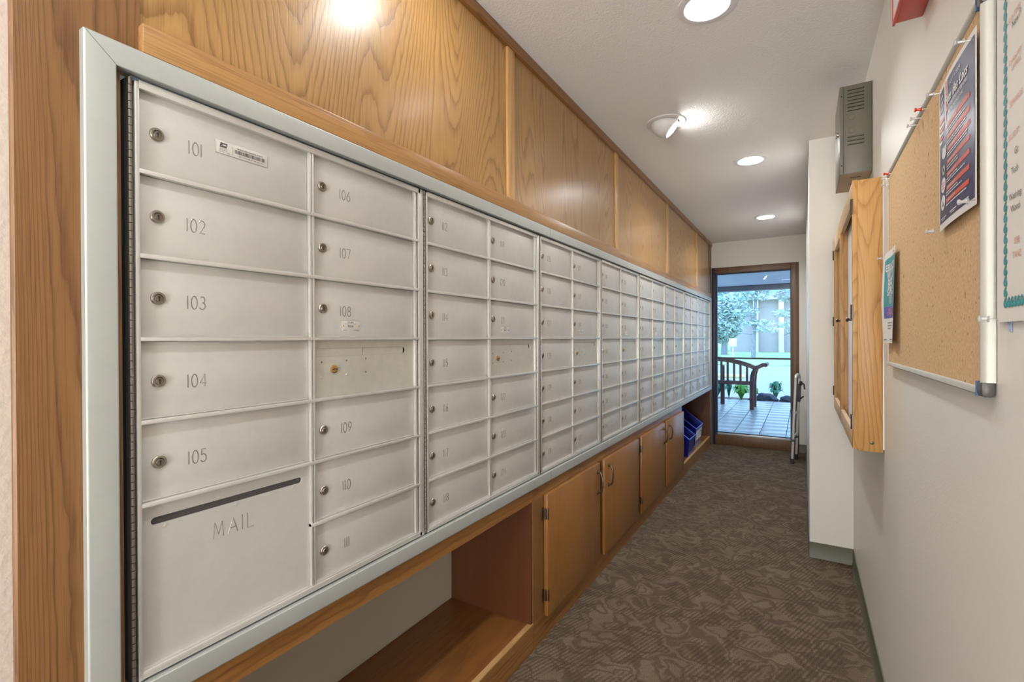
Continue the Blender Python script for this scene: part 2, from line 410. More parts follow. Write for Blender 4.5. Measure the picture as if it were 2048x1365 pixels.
# left wall: plaster towards the camera, oak panelling from there on
wl = struct(part('wall_left', MB().box(-1.05, -.957, YB, .212, 0, CZ, 1).box(-1.06, -.957, .212, YE, 1.76, CZ).box(-1.42, -1.355, .212, YE, 0, CZ, 2), [M['oak_v'], M['wall_pink'], M['back']]))
part('corner_post', MB().prism([(WP, .215, 0), (WP, .335, 0), (WP, .3385, .66), (WP, .3385, 1.725), (WP, .3665, 1.725), (WP, .3665, CZ), (WP, .215, CZ)], (-.05, 0, 0)).prism([(WP, .215, 0), (WP-.003, .212, 0), (-1.0, .212, 0), (-1.0, .215, 0)], (0, 0, CZ)), M['oak_v'], wl, (WP, .27, 0))
BAT = [1.557, 2.765, 4.015, 5.27]
edges = [.3665]+[v for bt in BAT for v in (bt-.012, bt+.012)]+[6.02]
for i in range(0, len(edges), 2):
    part('panel', MB().box(-.957, WP-.004, edges[i], edges[i+1], 1.728, CZ-.005), M['oak_panel'], wl, (WP, (edges[i]+edges[i+1])/2, 2.1))
for bt in BAT:
    part('batten', MB().box(-.957, WP+.005, bt-.026, bt+.026, 1.72, CZ-.005, 0, .002), M['oak_batten'], wl, (WP, bt, 2.1))
part('end_post', MB().box(-1.42, WP+.003, 6.075, YE, 0, CZ).box(-1.0, WP+.003, 6.02, 6.075, 1.755, CZ, 0, .002), M['oak_v'], wl, (WP, 6.1, 0))
# ledge strip on top of the mailbox surround, and crown moulding
t1 = struct(part('trim_1', MB().box(WP-.003, -.931, .364, 4.675, 1.7475, 1.7965, 0, .0025).box(WP-.003, -.931, 4.677, 6.09, 1.7475, 1.7965, 0, .0025), M['oak_ledge'], None, (-.93, 3, 1.75)))
t2 = struct(part('trim_2', MB().prism([(WP-.003, .212, 2.366), (-.937, .212, 2.368), (-.9345, .212, 2.376), (-.9345, .212, 2.398), (-.938, .212, CZ), (WP-.003, .212, CZ)], (0, YE-.212, 0)), M['oak_h'], None, (-.94, 3, 2.4)))
# vinyl base
def cove(mb, a, b_, nx, ny, h=.088):
    a, b_ = Vector(a), Vector(b_); n = Vector((nx, ny, 0))
    mb.prism([a, a+n*.011, a+n*.005+Vector((0, 0, .012)), a+n*.004+Vector((0, 0, h)), a+Vector((0, 0, h))], b_-a)
bb = MB(); cove(bb, (XR, YB, 0), (XR, 3.27, 0), -1, 0); cove(bb, (XF, 3.27, 0), (XR, 3.27, 0), 0, -1); cove(bb, (XF, 3.262, 0), (XF, YE, 0), -1, 0)
struct(part('baseboard_right', bb, M['base']))
bb = MB(); cove(bb, (-.043, YE, 0), (XF, YE, 0), 0, -1); struct(part('baseboard_end', bb, M['base']))

# ------------------------------------------------------------------ window at the end
w1 = struct(link('window_1', None, None, (-.49, YE, 0)))
Yf = YE-.012
fr = MB(); fr.box(-.906, -.117, Yf, YE+.12, 2.042, 2.11, 0, .004); part('window_head', fr, M['win_wood'], w1)
part('window_jamb', MB().box(-.939, -.906, Yf, YE+.12, 0, 2.11, 0, .003), M['sash_dark'], w1)
part('window_jamb', MB().box(-.117, -.041, Yf, YE+.12, 0, 2.11, 0, .004), M['win_wood'], w1)
part('window_sill', MB().box(-.906, -.117, Yf, YE+.12, 0, .115, 0, .004), M['win_wood'], w1)
part('sash', MB().box(-.906, -.884, YE+.03, YE+.07, .115, 2.042).box(-.124, -.117, YE+.03, YE+.07, .115, 2.042).box(-.884, -.124, YE+.03, YE+.07, .138, .147).box(-.884, -.124, YE+.03, YE+.07, 2.028, 2.042), M['sash_dark'], w1)
part('sash_strip', MB().box(-.884, -.124, YE+.025, YE+.06, .115, .137, 0, .002), M['sash_alu'], w1)
part('muntin', MB().box(-.884, -.124, YE+.035, YE+.06, 1.022, 1.041), M['sash_dark'], w1)
part('pane', MB().quad((-.884, YE+.05, .147), (-.124, YE+.05, .147), (-.124, YE+.05, 2.028), (-.884, YE+.05, 2.028)), M['glass'], w1)

# ------------------------------------------------------------------ mailboxes
U0, PITCH = .345, .714
ZB = [1.6945, 1.553, 1.412, 1.2725, 1.133, .9935, .8535, .714]
XRAIL, XDOOR = -.940, -.951
def arc(cx, cy, rx, ry, a0, a1, n=10):
    return [(cx+rx*math.cos(math.radians(a0+(a1-a0)*i/n)), cy+ry*math.sin(math.radians(a0+(a1-a0)*i/n))) for i in range(n+1)]
GLY = {
 '0': (.42, [arc(.21, .5, .21, .5, 90, 450, 20)]), '1': (.0, [[(0, 0), (0, 1)]]),
 '2': (.40, [arc(.2, .74, .2, .26, 170, -35, 10)+[(0, 0), (.4, 0)]]),
 '3': (.40, [arc(.18, .76, .19, .24, 150, -90, 10), arc(.18, .27, .22, .27, 90, -150, 10)]),
 '4': (.44, [[(.34, 0), (.34, 1), (0, .28), (.44, .28)]]),
 '5': (.40, [[(.36, 1), (.06, 1), (.03, .56)]+arc(.18, .31, .21, .31, 130, -150, 11)]),
 '6': (.40, [[(.30, 1), (.06, .50)]+arc(.2, .29, .2, .29, 150, 510, 16)]),
 '7': (.40, [[(0, 1), (.4, 1), (.14, 0)]]),
 '8': (.40, [arc(.2, .76, .17, .24, 90, 450, 14), arc(.2, .26, .2, .27, 90, 450, 16)]),
 '9': (.40, [arc(.2, .71, .2, .29, -30, 330, 16)+[(.34, .50), (.10, 0)]]),
 'M': (.62, [[(0, 0), (.08, 1), (.31, .22), (.54, 1), (.62, 0)]]), 'A': (.60, [[(0, 0), (.30, 1), (.60, 0)], [(.11, .36), (.49, .36)]]),
 'I': (.0, [[(0, 0), (0, 1)]]), 'L': (.42, [[(0, 1), (0, 0), (.42, 0)]])}
def strokes(txt, h, wdt, ht, gap=.18):
    """raised V-section strokes in the local YZ plane, proud towards +X, centred on 0"""
    mb = MB(); x = 0; segs = []
    for ch in txt:
        w_, ps = GLY[ch]
        for p in ps: segs.append([(x+a, b_) for a, b_ in p])
        x += w_+gap+(.06 if w_ == 0 else 0)
    tot = x-gap
    for p in segs:
        Q = [Vector(((a-tot/2)*h, (b_-.5)*h)) for a, b_ in p]; L, Md, R = [], [], []
        for i, q in enumerate(Q):
            d = (Q[min(i+1, len(Q)-1)]-Q[max(i-1, 0)]).normalized(); n = Vector((-d.y, d.x))*wdt/2
            L.append((0, q.x+n.x, q.y+n.y)); R.append((0, q.x-n.x, q.y-n.y)); Md.append((ht, q.x, q.y))
        for i in range(len(Q)-1):
            mb.quad(L[i], L[i+1], Md[i+1], Md[i]); mb.quad(Md[i], Md[i+1], R[i+1], R[i])
    return mb
def lock_mesh(name, ring, plug, r=.0112):
    mb = MB()
    mb.lathe([(r, 0), (r, .0022), (r*.86, .0040), (r*.62, .0042), (r*.60, .0030)], (0, 0, 0), (1, 0, 0), 24, 0)
    mb.lathe([(r*.60, .0030), (r*.50, .0046), (0.0, .0048)], (0, .0006, -.0008), (1, 0, 0), 18, 1)
    mb.box(.0045, .0051, -.0003, .0015, -.0050, .0016, 2); mb.cyl((.0045, .0006, .0012), (.0051, .0006, .0012), .0019, n=10, m=2)
    return mb.mesh(name, [ring, plug, M['black']])
LOCK = lock_mesh('door_lock', M['nickel'], M['nickel_dark'])
def brass_mesh():
    mb = MB(); r = .0098
    mb.lathe([(r, 0), (r, .003), (r*.8, .0042), (0, .0042)], (0, 0, 0), (1, 0, 0), 24, 0)
    mb.tube([(.0043, -.007, -.001), (.0043, -.003, -.0002), (.0043, 0, .001), (.0043, .003, .0002), (.0043, .007, 0)], .0011, 6, 1)
    return mb.mesh('slot_lock', [M['brass'], M['black']])
BRASS = brass_mesh()
RIVET = MB().lathe([(.003, 0), (.0026, .001), (0, .0014)], (0, 0, 0), (1, 0, 0), 10).mesh('rivet', M['alu_rail'])
RIVD = MB().lathe([(.0022, 0), (.002, .0006), (0, .0006)], (0, 0, 0), (1, 0, 0), 10).mesh('rivet_dark', M['engrave'])
def door_mesh(wy, h):
    # sheet with a folded lip all round, origin at the lower left corner of its face
    mb = MB(); mb.box(-.004, 0, 0, wy, 0, h, 0, .0012); mb.box(0, .0022, .001, wy-.001, .0005, .0030)
    return mb.mesh('mailbox_door', M['alu_door'])
HSTD = .1397-.0075
DM = {}
def getdoor(wy, h):
    k = (round(wy, 4), round(h, 4))
    if k not in DM: DM[k] = door_mesh(wy, h)
    return DM[k]
ordn = ['nearest the camera, with the MAIL slot', 'second from the near end', 'third from the near end', 'fourth from the near end', 'fifth from the near end', 'sixth from the near end', 'seventh from the near end', 'last before the window']
NUM = [[['101', '102', '103', '104', '105'], ['106', '107', '108', None, '109', '110', '111']],
       [[str(n) for n in range(112, 119)], ['119', '120', '121', None, '122', '123', '124']],
       [[str(n) for n in range(125, 132)], ['132', '133', '134', None, '135', '136', '137']]]
n0 = 201
for k in range(3, 8):
    A = [str(n) for n in range(n0, n0+7)]; B = [str(n) for n in range(n0+7, n0+13)]; B.insert(3, None); n0 += 13; NUM.append([A, B])
for k in range(8):
    u = U0+PITCH*k
    rng = NUM[k]
    lab = 'bank of aluminium mailbox doors %s to %s, %s' % (rng[0][0], rng[1][-1], ordn[k]) if k < 3 else 'bank of 13 aluminium mailbox doors, %s' % ordn[k]
    un = thing('mailbox_unit', lab, 'mailboxes', (XDOOR, u, .70), 'mailbox units in the left wall')
    part('housing', MB().box(-1.28, -.9565, u+.003, u+PITCH-.003, .703, 1.705), M['gap'], un)
    # piano hinge
    hb = MB(); z = .706
    hb.box(-.9565, -.9455, u+.0015, u+.009, .703, 1.703, 0)
    while z < 1.695:
        hb.cyl((-.9430, u+.0045, z), (-.9430, u+.0045, z+.0121), .0034, n=12); z += .0133
    part('piano_hinge', hb, M['hinge_steel'], un)
    # stiles, dividers and rails of the carrier door
    part('stile', MB().box(-.9565, XRAIL, u+.0105, u+.0170, .704, 1.700, 0, .0008), M['alu_rail'], un)
    part('stile', MB().box(-.9565, XRAIL, u+.692, u+.7105, .704, 1.703, 0, .0008).box(-.9565, XRAIL-.003, u+.678, u+.6865, .704, 1.695, 0, .0008), M['alu_rail'], un)
    part('top_rail', MB().box(-.9565, XRAIL, u+.0165, u+.700, 1.6895, 1.7030, 0, .0008), M['alu_rail'], un)
    part('bottom_rail', MB().box(-.9565, XRAIL, u+.0165, u+.700, .7050, .7165, 0, .0008).box(-.9565, XRAIL-.004, u+.0165, u+.69, .7165, .7195, 0, .0005), M['alu_rail'], un)
    part('divider', MB().box(-.9565, XRAIL-.002, u+.3385, u+.3440, .704, 1.695, 0, .0008).box(-.9565, XRAIL-.002, u+.3455, u+.3510, .704, 1.695, 0, .0008), M['alu_rail'], un)
    for j in range(1, 7):
        ya = u+.0165
        if k == 0 and j == 6: ya = u+.3385
        part('rail', MB().box(-.9565, XRAIL+.0005, ya, u+.692, ZB[j]-.0036, ZB[j]+.0036, 0, .0009), M['alu_rail'], un)
    for c_, (ya, yb) in enumerate(((u+.0172, u+.3383), (u+.3512, u+.6775))):
        for r in range(7):
            z0, z1 = ZB[r+1]+.0038, ZB[r]-.0038
            if k == 0 and c_ == 0 and r == 5:
                z0 = ZB[7]+.0057; z1 = ZB[5]-.0038
                # the MAIL panel with its rounded slot
                sy0, sy1, sz = .378, .666, .9605; sr = .0062
                mb = MB(); out = []; inn = []
                pts = arc(sy1-sr, sz, sr, sr, -90, 90, 8)+arc(sy0+sr, sz, sr, sr, 90, 270, 8)
                n = len(pts)
                mb.box(XDOOR-.003, XDOOR, ya, yb, z0, sz-sr-.0001, 0); mb.box(XDOOR-.003, XDOOR, ya, yb, sz+sr+.0001, z1, 0)
                for sgn, ye, cy in ((-1, ya, sy0+sr), (1, yb, sy1-sr)):
                    aa = arc(cy, sz, sr, sr, 90, 270, 10) if sgn < 0 else arc(cy, sz, sr, sr, 90, -90, 10)
                    for i in range(10):
                        (a0, b0), (a1, b1) = aa[i], aa[i+1]
                        mb.quad((XDOOR, a0, b0), (XDOOR, a1, b1), (XDOOR, ye, b1), (XDOOR, ye, b0)); mb.quad((XDOOR, a0, b0), (XDOOR, a1, b1), (XDOOR-.003, a1, b1), (XDOOR-.003, a0, b0))
                d = part('mail_drop_panel', mb, M['alu_door'], un, (XDOOR, ya, z0))
                part('slot_flap', MB().box(XDOOR-.005, XDOOR-.0045, sy0-.01, sy1+.01, sz-.02, sz+.02), M['ink'], d)
                part('engraved_word', strokes('MAIL', .030, .0017, .0006, .30).shift((XDOOR, .518, .9105)) if False else (lambda q: (setattr(q, 'v', [(a+XDOOR, b_+.518, cc+.9105) for a, b_, cc in q.v]), q)[1])(strokes('MAIL', .030, .0017, .0006, .30)), M['engrave'], d)
                for yy, zz in ((.400, .9485), (.522, .9485), (.644, .9485)): link('rivet', RIVET, d, (XDOOR, yy, zz))
                continue
            if k == 0 and c_ == 0 and r == 6: continue
            if c_ == 1 and r == 3:
                y0s = u+.351; yR = u+.646
                mb = MB(); zt, zb_ = z1-.0185, z1-.0375
                mb.box(XDOOR-.003, XDOOR, ya, yb, z0, zb_, 0).box(XDOOR-.003, XDOOR, ya, yb, zt, z1, 0)
                aa = arc(yR-.0095, (zt+zb_)/2, .0095, (zt-zb_)/2, 90, -90, 10)
                for i in range(10):
                    (a0, b0), (a1, b1) = aa[i], aa[i+1]
                    mb.quad((XDOOR, a0, b0), (XDOOR, a1, b1), (XDOOR, yb, b1), (XDOOR, yb, b0)); mb.quad((XDOOR, a0, b0), (XDOOR, a1, b1), (XDOOR-.003, a1, b1), (XDOOR-.003, a0, b0))
                d = part('outgoing_slot_door', mb, M['slot_panel'], un, (XDOOR, ya, z0))
                part('slot_cover', MB().box(XDOOR-.0025, XDOOR-.0008, ya, u+.4945, zb_+.0002, zt-.0002), M['slot_panel'], d)
                part('slot_cover', MB().box(XDOOR-.0035, XDOOR-.0016, u+.4965, yR-.0075, zb_+.0002, zt-.0004), M['slot_panel'], d)
                part('slot_shadow', MB().box(XDOOR-.0045, XDOOR-.004, ya, yb, zb_-.005, zt+.005), M['black'], d)
                link('brass_lock', BRASS, d, (XDOOR, u+.408, ZB[3]-.0715))['label'] = 'brass cam lock'
                for q, (yy, zz) in enumerate(((.374, -.054), (.445, -.053), (.505, -.050), (.374, -.089), (.445, -.087), (.505, -.084))):
                    link('rivet', RIVET if (k == 0 and q in (3, 4)) else RIVD, d, (XDOOR, u+yy, ZB[3]+zz))
                continue
            d = link('mailbox_door', getdoor(yb-ya, z1-z0), un, (XDOOR, ya, z0))
            zc = (ZB[r]+ZB[r+1])/2+(.001 if r < 3 else -.002)
            link('door_lock', LOCK, d, (XDOOR, ya+(.0285 if (k, c_) == (0, 0) else .0265), zc))
            nm = rng[c_][r]
            nb = strokes(nm, .0235, .0019, .0006, .20)
            yy = ya+(.0905 if (k, c_) == (0, 0) else .092); zz = zc-.004
            part('door_number', (setattr(nb, 'v', [(a+XDOOR, b_+yy, cc+zz) for a, b_, cc in nb.v]), nb)[1], M['engrave'], d, (XDOOR, yy, zz))
            fnl = lambda a, b_: (XDOOR+.0009, a, b_)
            if nm == '101':
                mb = MB(); xs_ = XDOOR+.0003
                S = lambda a, b_: (XDOOR+.0008, .4865+a, 1.6275+b_)
                mb.box(XDOOR, XDOOR+.0006, .4865, .5915, 1.6275, 1.6525, 0, .0003)
                mb.box(XDOOR, XDOOR+.0003, .5890, .5935, 1.6265, 1.6385, 0)
                for a in (0, .1045): mb.quad(S(a, .001), S(a+.0005, .001), S(a+.0005, .024), S(a, .024), 1)
                mb.quad(S(0, 0), S(.105, 0), S(.105, .0005), S(0, .0005), 1)
                # eagle emblem: slanted block with a pale wing
                mb.quad(S(.0085, .0125), S(.0215, .0125), S(.0235, .0215), S(.0105, .0215), 1)
                T = lambda a, b_: (XDOOR+.001, .4865+a, 1.6275+b_)
                mb.add([T(.0095, .0150), T(.0205, .0165), T(.0222, .0178), T(.0165, .0190), T(.0128, .0185), T(.0165, .0175)], [(0, 1, 2, 3, 5), (5, 3, 4)], 0)
                put_text(mb, 'UNITED STATES', .0026, S, .0080, .0092, 1, width=.0150); put_text(mb, 'POSTAL SERVICE', .0026, S, .0080, .0066, 1, width=.0150)
                put_text(mb, '55117   1200', .0030, S, .0070, .0030, 1, width=.0210)
                mb.quad(S(.0320, .0030), S(.0325, .0030), S(.0325, .0185), S(.0320, .0185), 1)
                put_text(mb, 'MANAGED SERVICE POINT', .0042, S, .0420, .0175, 1, width=.052, bold=.01)
                put_text(mb, '1486 CANNBURY DR APT 101', .0032, S, .0430, .0042, 1, width=.052)
                rr = random.Random(3); x = .0370
                while x < .098:
                    bw = rr.choice((.0005, .0008, .0012)); mb.quad(S(x, .0085), S(x+bw, .0085), S(x+bw, .0160), S(x, .0160), 1); x += bw+rr.choice((.0005, .0007, .001))
                part('postal_sticker', mb, [M['sticker'], M['ink']], d, (XDOOR, .54, 1.64), 'printed postal barcode sticker')
            if c_ == 1 and r == 2:
                y0p = ya+.077; wp_, hp = .059, .026; zp = z0+.0145
                mb = MB(); mb.box(XDOOR, XDOOR+.0007, y0p, y0p+wp_, zp, zp+hp, 0, .0003)
                S = lambda a, b_: (XDOOR+.0009, y0p+a, zp+b_)
                for (a0, a1, b0, b1) in ((0, .0006, 0, hp), (0, wp_, hp-.0004, hp)): mb.quad(S(a0, b0), S(a1, b0), S(a1, b1), S(a0, b1), 1)
                for a in (.006, .053): mb.lathe([(.0022, 0), (.0016, .0009), (0, .0009)], (XDOOR+.0007, y0p+a, zp+.0130), (1, 0, 0), 10, 2)
                if k < 3:
                    put_text(mb, 'U.S. MAIL', .0050, S, wp_/2, .0205, 1, 'C', width=.018, bold=.02)
                    put_text(mb, 'APPROVED BY THE POSTMASTER GENERAL', .0026, S, wp_/2, .0175, 1, 'C', width=.034)
                    put_text(mb, 'Bommer', .0056, S, wp_/2, .0115, 1, 'C', width=.018, bold=.03)
                    put_text(mb, 'SPRING HINGE CO', .0024, S, wp_/2, .0085, 1, 'C', width=.017)
                    put_text(mb, 'LANDRUM SC', .0026, S, .006, .0020, 1, width=.013); put_text(mb, 'MADE IN USA', .0026, S, .038, .0020, 1, width=.017)
                part('maker_plate', mb, [M['sticker'], M['ink'], M['brass']], d, (XDOOR, y0p, zp), 'small riveted maker plate')

# aluminium surround
sf = thing('mailbox_surround', 'wide satin aluminium frame around all the mailboxes', 'frame', (WP, 3.2, .66))
fo = dict(y0=.287, y1=6.113, z0=.662, z1=1.747); fi = dict(y0=.328, y1=6.062, z0=.701, z1=1.708)
def frame_bar(outer0, outer1, inner0, inner1):
    """mitred bar between outer and inner edge lines (y,z pairs), rounded-over face"""
    mb = MB(); xb, xf = WP+.0005, -.930
    o0, o1, i0, i1 = [Vector(q) for q in (outer0, outer1, inner0, inner1)]
    def pt(t, a, b_, x): q = a.lerp(b_, t); return (x, q.x, q.y)
    prof = [(0, xb), (0, xf-.0015), (.03, xf-.0003), (.08, xf), (.94, xf), (.98, xf-.0003), (1, xf-.0012), (1, xb)]
    A = [pt(t, o0, i0, x) for t, x in prof]; B = [pt(t, o1, i1, x) for t, x in prof]; n = len(prof)
    mb.add(A+B, [(i, i+1, n+i+1, n+i) for i in range(n-1)]+[tuple(range(n)), tuple(range(n, 2*n))], 0); return mb
g = .0004
seams = [1.853, 4.97]
part('left_stile', frame_bar((fo['y0'], fo['z0']), (fo['y0'], fo['z1']-g), (fi['y0'], fi['z0']), (fi['y0'], fi['z1']-g)), M['alu_frame'], sf)
part('right_stile', frame_bar((fo['y1'], fo['z0']), (fo['y1'], fo['z1']), (fi['y1'], fi['z0']), (fi['y1'], fi['z1'])), M['alu_frame'], sf)
for zo, zi, nm in ((fo['z1'], fi['z1'], 'top_bar'), (fo['z0'], fi['z0'], 'bottom_bar')):
    cuts = [None]+seams+[None]
    for i in range(3):
        oa, ia = (fo['y0']+g*2, fi['y0']+g*2) if i == 0 else (cuts[i]+.0012,)*2
        ob, ib = (fo['y1']-g, fi['y1']-g) if i == 2 else (cuts[i+1]-.0012,)*2
        part(nm, frame_bar((oa, zo), (ob, zo), (ia, zi), (ib, zi)), M['alu_frame'], sf)

# ------------------------------------------------------------------ base cabinets
XFF = -.941; XB = -1.352
def pull(parent, y, zc):
    mb = MB(); h = .054; x = -.921
    for s in (-1, 1):
        mb.cyl((x, y, zc+s*h), (x+.016, y, zc+s*(h-.002)), .0055, .0045, 10); mb.box(x, x+.003, y-.008, y+.008, zc+s*h-.010, zc+s*h+.010, 0, .001)
    mb.tube([(x+.014, y, zc-h+.001), (x+.022, y, zc-h*.72), (x+.026, y, zc-h*.3), (x+.027, y, zc), (x+.026, y, zc+h*.3), (x+.022, y, zc+h*.72), (x+.014, y, zc+h-.001)], [.0048, .0045, .005, .0055, .005, .0045, .0048], 8)
    return part('handle', mb, M['bronze'], parent, (x, y, zc))
def hinge(parent, y, zc, side):
    mb = MB(); x = XFF
    mb.box(x, x+.0022, y-side*.016, y-side*.002, zc-.027, zc+.027, 0, .0006); mb.cyl((x+.011, y, zc-.020), (x+.011, y, zc+.020), .0052, n=10)
    mb.box(x+.0195, x+.0225, y+side*.001, y+side*.009, zc-.023, zc+.023, 0, .0006); mb.cyl((x+.011, y, zc-.024), (x+.011, y, zc+.024), .0030, n=8)
    return part('hinge', mb, M['bronze'], parent, (x, y, zc))
def base_cab(y0, y1, doors, label):
    cb = thing('base_cabinet', label, 'cabinet', (XFF, y0, 0), 'base cabinets under the mailboxes')
    part('top_rail', MB().box(-.962, XFF, y0, y1, .607, .6615), M['oak_h'], cb)
    part('bottom_rail', MB().box(-.962, XFF, y0, y1, 0, .110), M['oak_h'], cb)
    ds = sorted(doors); st = [(y0, ds[0][0]+.012)]+[(ds[i][1]-.012, ds[i+1][0]+.012) for i in range(len(ds)-1)]+[(ds[-1][1]-.012, y1)]
    for a, b_ in st: part('stile', MB().box(-.9615, XFF-.0003, a, b_, .110, .607), M['oak_v'], cb)
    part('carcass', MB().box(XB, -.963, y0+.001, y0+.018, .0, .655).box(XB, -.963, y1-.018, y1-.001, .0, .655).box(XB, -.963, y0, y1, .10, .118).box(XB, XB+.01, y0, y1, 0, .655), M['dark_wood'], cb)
    for a, b_, hs in doors:
        d = part('cabinet_door', MB().box(XFF+.0006, -.921, a, b_, .098, .613, 0, .0035), M['door_wood'], cb, (-.93, a, .098))
        hy = a-.002 if hs < 0 else b_+.002
        for zc in (.532, .188): hinge(d, hy, zc, 1 if hs < 0 else -1)
        pull(d, (b_-.035) if hs < 0 else (a+.065), .518)
    return cb
base_cab(1.708, 3.145, [(1.800, 2.412, -1), (2.474, 3.112, 1)], 'oak double-door base cabinet beside the empty open shelf bay')
base_cab(3.147, 4.505, [(3.180, 3.802, -1), (3.872, 4.497, 1)], 'oak double-door base cabinet beside the bay with blue bins')
def bay(y0, y1, label, rail):
    cb = thing('open_shelf_bay', label, 'shelf', (XFF, y0, 0), 'open bays under the mailboxes')
    if rail: part('top_rail', MB().box(-.962, XFF, y0, y1, .607, .6615), M['oak_h'], cb)
    part('bottom_rail', MB().box(-.962, XFF, y0, y1, 0, .106), M['oak_h'], cb)
    part('edge_band', MB().box(-.962, XFF-.0002, y0, y1, .106, .1105), M['edge_wood'], cb)
    part('shelf_board', MB().box(XB, -.962, y0, y1, .092, .110), M['shelf_wood'], cb)
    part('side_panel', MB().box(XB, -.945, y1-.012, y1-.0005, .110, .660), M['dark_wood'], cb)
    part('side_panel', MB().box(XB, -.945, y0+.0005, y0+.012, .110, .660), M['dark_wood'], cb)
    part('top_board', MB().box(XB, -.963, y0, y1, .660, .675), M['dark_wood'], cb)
    return cb
bay(.337, 1.7075, 'empty open oak shelf bay beneath the nearest mailboxes', True)
bay(4.506, 6.073, 'open oak shelf bay holding blue recycling bins by the window', False)

# ------------------------------------------------------------------ recycling bins
def bin_(y0, y1, xf, zr, zfr, label):
    t = thing('recycling_bin', label, 'bin', ((xf-.16), (y0+y1)/2, .110), 'blue recycling bins in the far bay')
    xb = xf-.30; z0 = .1102; ins = .018
    # slanted-mouth bin: rear rim high, front lip low
    bot = [(xb+ins, y0+ins), (xf-ins, y0+ins), (xf-ins, y1-ins), (xb+ins, y1-ins)]
    top = [(xb, y0, zr), (xf, y0, zfr), (xf, y1, zfr), (xb, y1, zr)]
    mb = MB(); th = .003
    B = [(x, y, z0) for x, y in bot]
    bi = [(x+(th if i in (0, 3) else -th), y+(th if i < 2 else -th), z0+th) for i, (x, y) in enumerate(bot)]
    ti = [(x+(th if i in (0, 3) else -th), y+(th if i < 2 else -th), z) for i, (x, y, z) in enumerate(top)]
    mb.add(B+top, [(0, 1, 5, 4), (1, 2, 6, 5), (2, 3, 7, 6), (3, 0, 4, 7), (3, 2, 1, 0)])
    mb.add(bi+ti, [(0, 4, 5, 1), (1, 5, 6, 2), (2, 6, 7, 3), (3, 7, 4, 0), (0, 1, 2, 3)])
    part('bin_body', mb, M['bin_blue'], t)
    rim = MB(); rim.tube(top, .0075, 8, 0, True); part('rim', rim, M['bin_rim'], t)
    return t, xf
b1, _ = bin_(4.86, 5.14, -.945, .50, .285, 'blue recycling bin with slanted mouth nearest the cabinet door')
b2, xf2 = bin_(5.42, 5.80, -.985, .52, .295, 'blue recycling bin with pictured white label, nearest the window')
mb = MB(); X = xf2+.001
mb.add([(X-.0165, 5.44, .125), (X-.0165, 5.78, .125), (X-.0035, 5.775, .262), (X-.0035, 5.445, .262)], [(0, 1, 2, 3)], 0)
mb.add([(X-.0155, 5.44, .125), (X-.0155, 5.78, .125), (X-.0120, 5.779, .158), (X-.0120, 5.441, .158)], [(0, 1, 2, 3)], 1)
rr = random.Random(5)
for i in range(9):
    y = 5.47+rr.random()*.27; z = .170+rr.random()*.06; xx = X-.0105+(z-.17)*.09
    mb.add([(xx, y, z), (xx, y+.03, z+.004), (xx+.002, y+.026, z+.024), (xx+.002, y+.004, z+.02)], [(0, 1, 2, 3)], 2)
part('picture_label', mb, [M['paper'], M['maroon'], M['t_black']], b2, None or (X, 5.6, .2), 'white picture label with maroon band')

# ------------------------------------------------------------------ folded walker
wk = thing('folded_walker', 'folded aluminium walking frame leaning in the corner beside the window', 'walker', (-.07, 5.7, 0))
def leg(name, p, top, mid, grip=False):
    mb = MB(); mb.tube([p, mid, top], .0115, 10); return part(name, mb, M['walker'], wk)
leg('leg', (-.098, 5.60, .02), (-.066, 5.62, .86), (-.082, 5.61, .45))
leg('leg', (-.066, 5.84, .02), (-.034, 5.85, .85), (-.050, 5.845, .45))
leg('leg', (-.101, 5.73, .02), (-.0685, 5.75, .84), (-.085, 5.74, .45))
leg('leg', (-.0675, 5.97, .02), (-.035, 5.98, .83), (-.0515, 5.975, .45))
part('top_bow', MB().tube([(-.066, 5.62, .86), (-.064, 5.64, .885), (-.052, 5.73, .895), (-.038, 5.82, .885), (-.034, 5.85, .85)], .0125, 10), M['walker'], wk)
part('hand_grip', MB().tube([(-.0445, 5.845, .60), (-.0365, 5.85, .79)], .0185, 12), M['grip'], wk)
part('hand_grip', MB().tube([(-.077, 5.745, .62), (-.0705, 5.75, .78)], .0165, 12), M['grip'], wk)
part('brace', MB().tube([(-.04, 5.85, .80), (-.015, 5.84, .80), (.004, 5.80, .79), (.012, 5.78, .74)], .008, 8).tube([(-.045, 5.85, .61), (-.02, 5.84, .64), (.0, 5.82, .66)], .007, 8).box(-.036, -.008, 5.82, 5.86, .775, .815, 0, .004), M['rubber'], wk)
part('cross_bar', MB().tube([(-.080, 5.61, .50), (-.048, 5.845, .50)], .009, 8).tube([(-.088, 5.605, .27), (-.058, 5.843, .27)], .009, 8), M['walker'], wk)
for p in ((-.098, 5.60), (-.066, 5.84), (-.101, 5.73), (-.0675, 5.97)):
    part('rubber_tip', MB().cyl((p[0]-.001, p[1], 0), (p[0]+.001, p[1], .05), .019, .0155, 12), M['rubber'], wk)
for p, z in (((-.090, 5.605), .235), ((-.060, 5.842), .235)):
    part('height_button', MB().cyl((p[0]-.0145, p[1]-.004, z), (p[0]+.0145, p[1]+.004, z), .016, n=10), M['grip'], wk)

